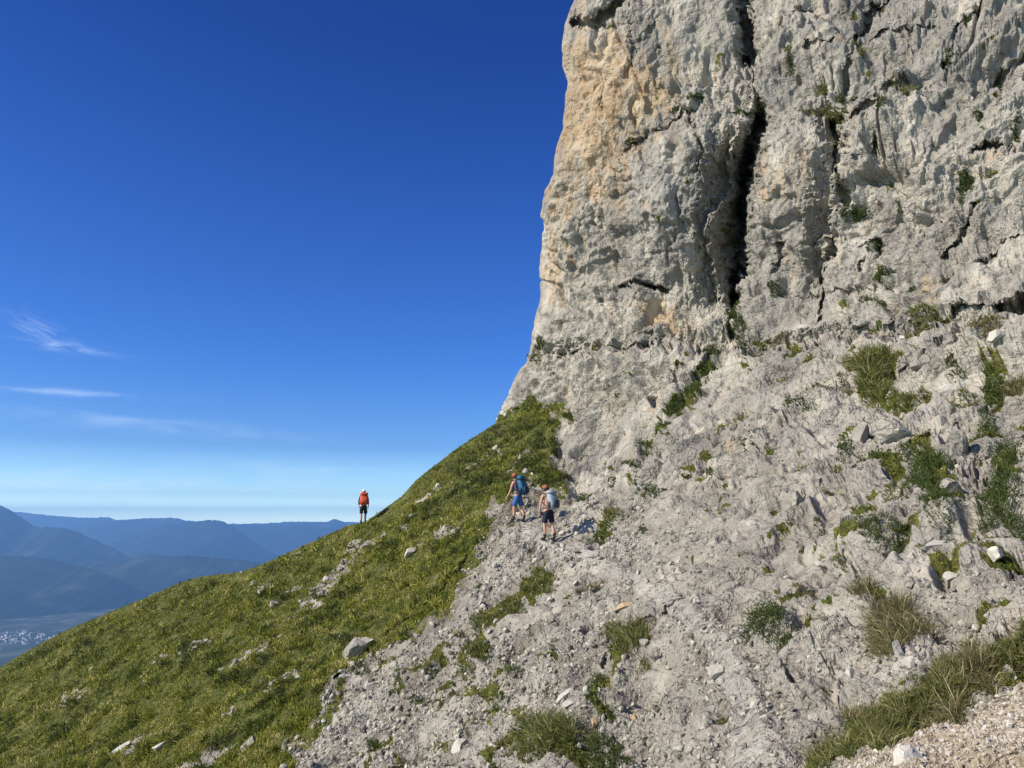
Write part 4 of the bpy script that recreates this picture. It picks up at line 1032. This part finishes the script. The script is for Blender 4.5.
def person(px_, py_, hgt, yaw, spec, label):
    """local frame: faces +y, x to its right; z up; feet at 0"""
    B, Nn, d = lookup(px_, py_)
    root = bpy.data.objects.new('person', None); COL.objects.link(root)
    root.location = B[0] + np.array([0, 0, .03]); root.rotation_euler = (0, 0, yaw); root.scale = (hgt / 1.75,) * 3
    tag(root, label, 'person', 'walkers on the mountain path')
    ls, rs_ = spec.get('stride', (.14, -.12))           # forward offsets of left and right foot
    lz, rz = spec.get('lift', (0, 0))
    lean = spec.get('lean', .06)
    hip = (0, 0, .93); sp = (0, lean * .4, 1.12); ch = (0, lean, 1.32); nk = (0, lean * 1.3, 1.49); hd0 = (0, lean * 1.6 + .01, 1.60); hd1 = (0, lean * 1.7 + .01, 1.70)
    pts = [hip, sp, ch, nk, hd0, hd1]; ed = [(0, 1), (1, 2), (2, 3), (3, 4), (4, 5)]
    rad = [(.135, .105), (.125, .095), (.155, .105), (.055, .058), (.078, .092), (.062, .075)]
    def add(parent_i, chain):
        pi = parent_i
        for c, r in chain:
            pts.append(c); rad.append(r); ed.append((pi, len(pts) - 1)); pi = len(pts) - 1
        return pi
    for s, fo, fz in ((-1, ls, lz), (1, rs_, rz)):
        add(0, [((s * .10, 0, .86), .088), ((s * .105, fo * .55 + .03, .49 + fz * .6), .058), ((s * .105, fo * .8 - .02, .32 + fz), .058), ((s * .105, fo - .03, .10 + fz), .036),
                ((s * .11, fo + .0, .045 + fz), .040), ((s * .12, fo + .14, .035 + fz), .032)])
    arms = spec.get('arms', ((-.10, .05), (.06, -.05)))
    hands = []
    for s, (af, hf) in ((-1, arms[0]), (1, arms[1])):
        add(2, [((s * .17, lean, 1.42), .058), ((s * .225, lean + af * .6, 1.16), .042), ((s * .235, lean + af * 1.3 + hf * .5, .95), .031), ((s * .235, lean + af * 1.6 + hf, .88), .026), ((s * .23, lean + af * 1.7 + hf * 1.2, .84), (.018, .034))])
        hands.append((s * .23, lean + af * 1.7 + hf * 1.2, .84))
    body = skin_obj('body', pts, ed, rad, MS['skin'], root)
    # fingers: five short chains rooted in each palm
    for (hx, hy, hz) in hands:
        fp, fe, fr = [], [], []
        fp.append((hx, hy, hz + .02)); fr.append(.012)
        for k in range(4):
            y0 = hy - .03 + k * .02
            ln = (.060, .072, .068, .052)[k]
            a = len(fp)
            fp += [(hx, y0, hz - .015), (hx, y0 + .006, hz - .015 - ln * .5), (hx - math.copysign(.012, hx), y0 + .010, hz - .015 - ln)]
            fr += [.0085, .008, .0065]; fe += [(0, a), (a, a + 1), (a + 1, a + 2)]
        a = len(fp)
        fp += [(hx - math.copysign(.014, hx), hy + .035, hz + .01), (hx - math.copysign(.02, hx), hy + .052, hz - .025)]; fr += [.009, .0075]; fe += [(0, a), (a, a + 1)]
        skin_obj('hand', fp, fe, fr, MS['skin'], root, 1)
    # face: nose and ears, eyes
    hc = Vector(hd0)
    bm = bmesh.new()
    for sgn in (-1, 1):
        bmesh.ops.create_uvsphere(bm, u_segments=8, v_segments=6, radius=.013, matrix=Matrix.Translation((sgn * .03, hc.y + .088, hc.z + .02)))
    me = bpy.data.meshes.new('eyes'); bm.to_mesh(me); bm.free(); link_mesh('eyes', me, MS['black'], root)
    skin_obj('nose', [(0, hc.y + .085, hc.z + .025), (0, hc.y + .108, hc.z - .015)], [(0, 1)], [.010, .014], MS['skin'], root, 1)
    for sgn in (-1, 1):
        skin_obj('ear', [(sgn * .082, hc.y, hc.z + .025), (sgn * .086, hc.y - .005, hc.z - .02)], [(0, 1)], [.016, .011], MS['skin'], root, 1)
    # shorts
    q = [(0, 0, 1.00), (0, 0, .90)]; qe = [(0, 1)]; qr = [(.145, .115), (.155, .125)]
    for s, fo in ((-1, ls), (1, rs_)):
        a = len(q); q += [(s * .095, .01, .80), (s * .108, fo * .38 + .02, .62), (s * .11, fo * .5 + .02, .53)]; qr += [.108, .100, .102]; qe += [(1, a), (a, a + 1), (a + 1, a + 2)]
    skin_obj('shorts', q, qe, qr, spec['shorts'], root)
    if spec.get('shirt'):
        q = [(0, lean * .1, .99), (0, lean * .4, 1.12), (0, lean, 1.31), (0, lean * 1.2, 1.43)]; qe = [(0, 1), (1, 2), (2, 3)]; qr = [(.145, .112), (.138, .108), (.168, .118), (.09, .08)]
        for s, (af, hf) in ((-1, arms[0]), (1, arms[1])):
            a = len(q); q.append((s * .17, lean, 1.42)); qr.append(.066); qe.append((2, a))
            if spec.get('sleeves'):
                q += [(s * .225, lean + af * .6, 1.16), (s * .235, lean + af * 1.3 + hf * .5, .96)]; qr += [.055, .042]; qe += [(a, a + 1), (a + 1, a + 2)]
        skin_obj('shirt', q, qe, qr, spec['shirt'], root, root=2)
    for s, fo, fz in ((-1, ls, lz), (1, rs_, rz)):
        skin_obj('sock', [(s * .105, fo - .025, .25 + fz), (s * .105, fo - .03, .09 + fz)], [(0, 1)], [.058, .050], MS['sock'], root, 1)
        skin_obj('boot', [(s * .105, fo - .04, .13 + fz), (s * .108, fo - .035, .045 + fz), (s * .115, fo + .07, .045 + fz), (s * .12, fo + .16, .035 + fz)], [(0, 1), (1, 2), (2, 3)], [.055, .055, .05, .036], MS['sole'], root, 1, 1)
    if spec.get('cap'):
        cm = spec['cap']
        cap = shaped('cap', [(hc.z + .035, 0, hc.y, .094, .108), (hc.z + .08, 0, hc.y, .096, .110), (hc.z + .12, 0, hc.y - .004, .084, .096), (hc.z + .15, 0, hc.y - .006, .055, .062), (hc.z + .16, 0, hc.y - .006, .015, .018)], cm, root)
        bm = bmesh.new()
        vs = []
        for z_ in (0, .008):
            for k in range(9):
                a = math.pi * (k / 8.0)
                vs.append(bm.verts.new((math.cos(a) * .085, hc.y + .085 + math.sin(a) * .085, hc.z + .045 + z_ - math.sin(a) * .012)))
        bm.faces.new(vs[:9][::-1]); bm.faces.new(vs[9:])
        for k in range(9): bm.faces.new((vs[k], vs[(k + 1) % 9], vs[9 + (k + 1) % 9], vs[9 + k]))
        me = bpy.data.meshes.new('brim'); bm.to_mesh(me); bm.free(); link_mesh('brim', me, cm, cap)
    hair = shaped('hair', [(hc.z - .05, 0, hc.y - .02, .075, .075), (hc.z - .0, 0, hc.y - .016, .088, .09), (hc.z + .05, 0, hc.y - .012, .089, .098), (hc.z + .10, 0, hc.y - .01, .07, .08)], MS['hair'], root)
    # backpack: a thing of its own, carried on the back
    bp = bpy.data.objects.new('backpack', None); COL.objects.link(bp)
    bp.location = root.location; bp.rotation_euler = root.rotation_euler; bp.scale = root.scale
    tag(bp, spec['pack_label'], 'backpack', 'backpacks carried by the walkers')
    by = -.115
    pm, pm2 = spec['pack'], spec['pack2']
    z0, z1, zt = spec.get('packz', (.98, 1.50, 1.62))
    hw = spec.get('packw', .165)
    shaped('pack_body', [(z0, 0, by - .10, hw * .6, .07), (z0 + .03, 0, by - .11, hw * .92, .11), (z0 + .2, 0, by - .13, hw, .135), (z1 - .12, 0, by - .12 + lean * .6, hw * 1.02, .125), (z1 - .02, 0, by - .11 + lean, hw * .92, .105), (z1 + .01, 0, by - .10 + lean, hw * .6, .07)], pm, bp)
    shaped('pack_lid', [(z1 + .002, 0, by - .12 + lean, hw * .85, .11), (z1 + .03, 0, by - .13 + lean, hw * 1.0, .135), (zt - .03, 0, by - .12 + lean, hw * .96, .125), (zt, 0, by - .11 + lean, hw * .6, .08)], spec.get('lid', pm), bp)
    shaped('front_pocket', [(z0 + .07, 0, by - .25, hw * .6, .03), (z0 + .1, 0, by - .26, hw * .75, .05), (z0 + .28, 0, by - .26, hw * .72, .05), (z0 + .32, 0, by - .245, hw * .5, .03)], pm2, bp)
    for s in (-1, 1):
        shaped('side_pocket', [(z0 + .05, s * (hw + .005), by - .11, .03, .06), (z0 + .22, s * (hw + .012), by - .12, .035, .07), (z0 + .25, s * (hw + .01), by - .12, .025, .06)], pm2, bp, 12)
        skin_obj('shoulder_strap', [(s * .11, by - .02 + lean, z1 - .05), (s * .12, lean + .0, 1.505), (s * .125, lean + .115, 1.40), (s * .13, lean + .10, 1.22), (s * .155, -.03, 1.08)], [(0, 1), (1, 2), (2, 3), (3, 4)], [.022] * 5, pm2, bp, 1)
    skin_obj('hip_belt', [(-.17, -.06, 1.03), (-.165, .06, 1.02), (0, .135, 1.02), (.165, .06, 1.02), (.17, -.06, 1.03)], [(0, 1), (1, 2), (2, 3), (3, 4)], [.02] * 5, pm2, bp, 1)
    return root

person(363, 524.5, 1.70, math.radians(14), dict(shorts=MS['black'], shirt=MS['navy'], sleeves=True, cap=MS['white'], pack=MS['orange'], pack2=MS['orange'], lid=MS['orange'], packw=.20, packz=(.96, 1.46, 1.60),
       stride=(.02, .12), arms=((-.02, .03), (.02, .03)), pack_label='bright orange backpack on the walker on the skyline'), 'walker in dark jacket and white cap on the skyline, seen from behind')
person(519, 523, 1.74, math.radians(52), dict(shorts=MS['blue'], shirt=MS['purple'], cap=MS['cap'], pack=MS['teal'], pack2=MS['darkteal'], lid=MS['teal'], packw=.185, packz=(.94, 1.50, 1.66), stride=(.16, -.16), arms=((.10, .08), (-.06, .02)), lean=.10,
       pack_label='teal and black backpack on the walker in blue shorts'), 'walker in blue shorts and purple sleeveless top striding along the path')
person(548, 538, 1.82, math.radians(38), dict(shorts=MS['navy'], shirt=None, cap=MS['cap'], pack=MS['grey'], pack2=MS['dgrey'], lid=MS['grey'], packw=.175, packz=(.96, 1.46, 1.58), stride=(.10, -.12), arms=((.06, .0), (-.02, .04)), lean=.08,
       pack_label='pale grey backpack on the shirtless walker'), 'shirtless walker in navy shorts, last of the two together')

# ------------------------------------------------------------------ distance: valley, hills, town
def mountain_material():
    m, nt = new_mat('forested_mountain'); g = G(nt)
    out = g.n('ShaderNodeOutputMaterial'); pos = g.n('ShaderNodeNewGeometry').outputs['Position']
    n = g.noise(pos, .0011, 8, .62, .3)
    c = g.ramp(n, [(.40, (.014, .020, .011)), (.52, (.026, .036, .018)), (.62, (.05, .06, .028)), (.72, (.15, .14, .09))])
    c = g.mix(g.maprange(g.noise(pos, .006, 6, .7), .45, .6, 0, .6), c, (.025, .035, .02))
    b = g.n('ShaderNodeBsdfPrincipled', ins={'Base Color': c, 'Roughness': .95}); b.inputs['Specular IOR Level'].default_value = .05
    nt.links.new(b.outputs[0], out.inputs[0]); return m
def valley_material():
    m, nt = new_mat('valley_fields'); g = G(nt)
    out = g.n('ShaderNodeOutputMaterial'); pos = g.n('ShaderNodeNewGeometry').outputs['Position']
    v = g.n('ShaderNodeTexVoronoi', ins={'Vector': pos, 'Scale': .0045})
    c = g.ramp(g.n('ShaderNodeSeparateColor', ins={0: v.outputs['Color']}).outputs[0], [(.1, (.04, .06, .025)), (.4, (.08, .09, .05)), (.7, (.17, .155, .11)), (.95, (.05, .07, .035))])
    c = g.mix(g.maprange(g.noise(pos, .0015, 6, .6), .46, .58), c, (.04, .055, .03))
    b = g.n('ShaderNodeBsdfPrincipled', ins={'Base Color': c, 'Roughness': .95}); b.inputs['Specular IOR Level'].default_value = .05
    nt.links.new(b.outputs[0], out.inputs[0]); return m
M_MTN = mountain_material()
VZ = -1300.0
me = mesh_np('valley_floor', np.array([[-42000, -3000, VZ], [42000, -3000, VZ], [42000, 37500, VZ], [-42000, 37500, VZ]]), [[0, 1, 2, 3]])
tag(link_mesh('valley_floor', me, valley_material()), 'hazy flat valley floor with pale fields', None, None, 'structure')

def ridge(name, crest, dist, label, slope=.42, rough=1.0, seed=0, x0=-420, x1=760):
    cx_ = np.array([c[0] for c in crest], float); cyy = np.array([c[1] for c in crest], float)
    nx, nf, nb = 520, 60, 24
    gx = np.linspace(x0, x1, nx)
    yy = np.interp(gx, cx_, cyy)
    yy = np.convolve(np.pad(yy, 2, mode='edge'), [.1, .2, .4, .2, .1], 'valid')
    jag = fbm(np.stack([gx * .16, gx * 0, gx * 0 + seed], 1), 5, seed, .7) * 4.0 * rough
    tdir = np.tan(TH)
    Pc = unproj(gx, yy + jag, np.full(nx, dist))
    zc = Pc[:, 2]
    t = np.concatenate([-np.linspace(1, 0, nb, endpoint=False) ** 1.5, np.linspace(0, 1, nf) ** 1.4])
    drop = (zc - VZ + 60)[:, None] * np.abs(t)[None] ** .9
    run = (zc - VZ + 60)[:, None] / slope * t[None]
    X = Pc[:, 0][:, None] - run * 0.0 + 0 * t[None]
    Y = Pc[:, 1][:, None] - run
    Z = zc[:, None] - drop
    pts = np.stack([X, Y, Z], -1).reshape(-1, 3)
    amp = (np.abs(t)[None] ** .5 * np.clip((Z - VZ) / 300, 0, 1)).ravel() * (zc.max() - VZ) * .20 * rough
    nse = 0
    for lam, a in ((3600, 1.0), (1500, .55), (650, .3), (280, .15)):
        pn_ = np.stack([pts[:, 0] / lam, pts[:, 1] / lam * .35, np.full(len(pts), seed * 3.3)], 1)
        nse = nse + (1 - 2 * np.abs(vnoise(pn_, seed + int(lam)))) * a
    pts[:, 2] += amp * (nse - 1.2) * .55
    pts[:, 1] -= amp * nse * .8
    nt_ = len(t); ii = np.arange(nx * nt_).reshape(nx, nt_)
    q4 = np.stack([ii[:-1, :-1], ii[:-1, 1:], ii[1:, 1:], ii[1:, :-1]], -1).reshape(-1, 4)
    tag(link_mesh(name, mesh_np(name, pts, q4, smooth=True), M_MTN), label, None, None, 'structure')
ridge('distant_mountain', [(-420, 510), (-60, 509), (0, 509), (14, 511.5), (47, 515), (77, 517.5), (94, 517.7), (110, 517), (115, 520), (136, 520), (240, 524), (270, 523), (292, 521.5), (329, 522), (332, 518.5), (338, 518.5), (341, 522), (360, 522), (480, 521), (760, 521)], 36000, 'faintest far mountain chain on the horizon', .5, .35, 1)
ridge('distant_mountain', [(-420, 535), (40, 535), (60, 530), (77, 527), (100, 523), (117, 520.5), (138, 518.5), (173, 517.8), (190, 521), (220, 524), (300, 527), (760, 530)], 30000, 'long pale blue range behind the pointed mountain', .42, .4, 2)
ridge('distant_mountain', [(-420, 590), (60, 575), (110, 545), (150, 530), (180, 523), (210, 519.8), (225, 521.5), (240, 531), (262, 547), (290, 562), (350, 590), (760, 600)], 24000, 'pointed blue mountain falling away to the right', .42, .5, 3)
ridge('distant_mountain', [(-420, 512), (-160, 501), (-60, 500), (0, 505), (12, 511), (25, 520), (36, 527), (60, 527.5), (75, 531), (95, 540), (117, 550), (135, 560), (160, 578), (260, 620), (760, 640)], 17000, 'large blue mountain shoulder rising at the left edge', .42, .6, 4)
ridge('distant_hill', [(-420, 600), (60, 590), (90, 565), (100, 560.5), (112, 563), (120, 562), (135, 557), (150, 554), (170, 556), (185, 555.5), (220, 558), (250, 561), (300, 568), (420, 590), (760, 600)], 14300, 'dark rounded wooded hill beyond the valley', .32, .6, 5)
ridge('distant_hill', [(-420, 560), (-200, 552), (0, 555.5), (45, 558), (70, 564), (95, 570), (120, 580), (160, 600), (230, 632), (760, 660)], 12300, 'nearest dark wooded hill above the town', .27, .6, 6)

def town():
    n = 900
    x = rng.uniform(-8500, -3600, n); y = rng.uniform(8150, 9500, n)
    dens = fbm(np.stack([x / 500, y / 260, x * 0], 1), 3, 8) + (y - 8600) / 1100
    k = dens > -.05; x, y = x[k], y[k]; n = len(x)
    w = rng.uniform(9, 26, n); l = rng.uniform(9, 34, n); h = rng.uniform(6, 18, n)
    a = rng.uniform(0, math.pi, n)
    V, Fq, Ft = [], [], []
    for i in range(n):
        c, s = math.cos(a[i]), math.sin(a[i]); b = len(V)
        for zz in (0, h[i]):
            for (u, v) in ((-1, -1), (1, -1), (1, 1), (-1, 1)):
                V.append((x[i] + (u * w[i] * c - v * l[i] * s) * .5, y[i] + (u * w[i] * s + v * l[i] * c) * .5, VZ + zz))
        for u in (-1, 1):
            V.append((x[i] - u * l[i] * s * -.5, y[i] + u * l[i] * c * .5, VZ + h[i] + w[i] * .25))
        Fq += [(b, b + 1, b + 5, b + 4), (b + 1, b + 2, b + 6, b + 5), (b + 2, b + 3, b + 7, b + 6), (b + 3, b, b + 4, b + 7), (b + 5, b + 6, b + 9, b + 8), (b + 7, b + 4, b + 8, b + 9)]
        Ft += [(b + 4, b + 5, b + 8), (b + 6, b + 7, b + 9)]
    m, nt = new_mat('town_walls'); g = G(nt); out = g.n('ShaderNodeOutputMaterial')
    c = g.ramp(g.n('ShaderNodeNewGeometry').outputs['Random Per Island'], [(.1, (.7, .68, .62)), (.5, (.5, .42, .33)), (.8, (.8, .8, .78))])
    b_ = g.n('ShaderNodeBsdfPrincipled', ins={'Base Color': c, 'Roughness': .8}); nt.links.new(b_.outputs[0], out.inputs[0])
    o = link_mesh('far_town', mesh_np('far_town', np.array(V), Fq, Ft), m)
    tag(o, 'hazy town of tiny pale houses far down in the valley', 'town', None, 'stuff')
town()

# ------------------------------------------------------------------ haze
def haze():
    bm = bmesh.new(); bmesh.ops.create_cube(bm, size=1.0)
    me = bpy.data.meshes.new('haze'); bm.to_mesh(me); bm.free()
    o = link_mesh('haze', me); o.location = (0, 17000, (VZ - 1 + 560) / 2); o.scale = (96000, 42000, 560 - VZ + 1)
    m, nt = new_mat('haze'); g = G(nt); out = g.n('ShaderNodeOutputMaterial')
    v = g.n('ShaderNodeVolumePrincipled')
    v.inputs['Color'].default_value = (.25, .54, 1.0, 1); v.inputs['Density'].default_value = 4.8e-5; v.inputs['Anisotropy'].default_value = .25
    v.inputs['Density Attribute'].default_value = ''
    nt.links.new(v.outputs[0], out.inputs['Volume'])
    me.materials.append(m)
    tag(o, 'thin blue haze filling the air over the valley', 'haze', None, 'stuff')
haze()

# ------------------------------------------------------------------ light and sky
to_sun = Vector((-.76, -.34, .56)).normalized()
sun_d = bpy.data.lights.new('sun', 'SUN'); sun_d.energy = 4.6; sun_d.angle = math.radians(.53); sun_d.color = (1.0, .92, .79)
sun = bpy.data.objects.new('sun', sun_d); COL.objects.link(sun)
sun.rotation_euler = to_sun.to_track_quat('Z', 'Y').to_euler()
elev = math.asin(to_sun.z); azim = math.atan2(to_sun.x, to_sun.y)

w = bpy.data.worlds.new('World'); scn.world = w; w.use_nodes = True
nt = w.node_tree; nt.nodes.clear(); g = G(nt)
sky = g.n('ShaderNodeTexSky'); sky.sky_type = 'NISHITA'; sky.sun_disc = False
sky.sun_elevation = elev; sky.sun_rotation = azim; sky.altitude = 1900; sky.air_density = 1.0; sky.dust_density = .3; sky.ozone_density = 3.0
tc = g.n('ShaderNodeTexCoord'); gen = tc.outputs['Generated']
sep = g.n('ShaderNodeSeparateXYZ', ins={0: gen}); X_, Y_, Z_ = sep.outputs
elv = g.math('ARCSINE', Z_)
az = g.math('ARCTAN2', X_, Y_)
tint = g.ramp(Z_, [(0, (3.6, 4.3, 4.3)), (.03, (1.2, 1.5, 1.65)), (.09, (.50, .76, 1.12)), (.20, (.29, .62, 1.20)), (.37, (.20, .50, 1.13)), (.55, (.11, .35, .96)), (.8, (.10, .34, .95))])
base = g.mix(1.0, sky.outputs[0], tint, 'MULTIPLY')
gm = g.n('ShaderNodeGamma', ins={0: base, 1: 1.0}).outputs[0]
def pix_dir(px_, py_):
    v = unproj(np.array([px_]), np.array([py_]), np.array([1.0]))[0]; v /= np.linalg.norm(v)
    return math.asin(v[2]), math.atan2(v[0], v[1])
def wisp(px_, py_, wa, we, tilt, strength, ns, sx, seedoff):
    e0, a0 = pix_dir(px_, py_)
    da = g.math('SUBTRACT', az, a0); de = g.math('SUBTRACT', elv, e0)
    de = g.math('ADD', de, g.math('MULTIPLY', da, tilt))
    v = g.n('ShaderNodeCombineXYZ', ins={0: g.math('MULTIPLY', da, sx), 1: g.math('MULTIPLY', de, sx * 5), 2: seedoff})
    n = g.noise(v.outputs[0], ns, 7, .62, 1.2)
    m1 = g.math('EXPONENT', g.math('MULTIPLY', g.math('POWER', g.math('DIVIDE', g.math('ABSOLUTE', da), wa), 2.0), -1.0))
    m2 = g.math('EXPONENT', g.math('MULTIPLY', g.math('POWER', g.math('DIVIDE', g.math('ABSOLUTE', de), we), 2.0), -1.0))
    return g.math('MULTIPLY', g.math('MULTIPLY', m1, m2), g.math('MULTIPLY', g.maprange(n, .38, .70), strength))
cl = None
for a in [(42, 331, .026, .011, .34, .22, 5, 5, 1.3), (66, 347, .05, .005, .04, .24, 4, 3, 2.1), (60, 392, .12, .0036, .0, .42, 3, 2, 4.4), (150, 424, .14, .009, .05, .16, 3, 3, 6.1), (90, 488, .25, .022, -.02, .30, 3, 2.5, 8.8), (300, 468, .10, .006, .04, .15, 4, 3, 9.7)]:
    x = wisp(*a); cl = x if cl is None else g.math('ADD', cl, x)
cl = g.math('MINIMUM', cl, .8)
skyc = g.mix(cl, gm, (9.5, 10.5, 11.5))
bg = g.n('ShaderNodeBackground', ins={'Color': skyc, 'Strength': .09})
wo = g.n('ShaderNodeOutputWorld'); nt.links.new(bg.outputs[0], wo.inputs[0])

vs = scn.view_settings
vs.view_transform = 'Standard'; vs.look = 'None'; vs.exposure = .55; vs.gamma = 1; vs.use_curve_mapping = False
scn.render.engine = 'CYCLES'
cy = scn.cycles
cy.max_bounces = 4; cy.diffuse_bounces = 2; cy.glossy_bounces = 1; cy.transmission_bounces = 2; cy.volume_bounces = 0; cy.transparent_max_bounces = 4
cy.use_denoising = True
try: cy.denoising_prefilter = 'NONE'; cy.denoising_input_passes = 'RGB_ALBEDO_NORMAL'
except Exception: pass
try: cy.denoiser = 'OPENIMAGEDENOISE'
except Exception: pass
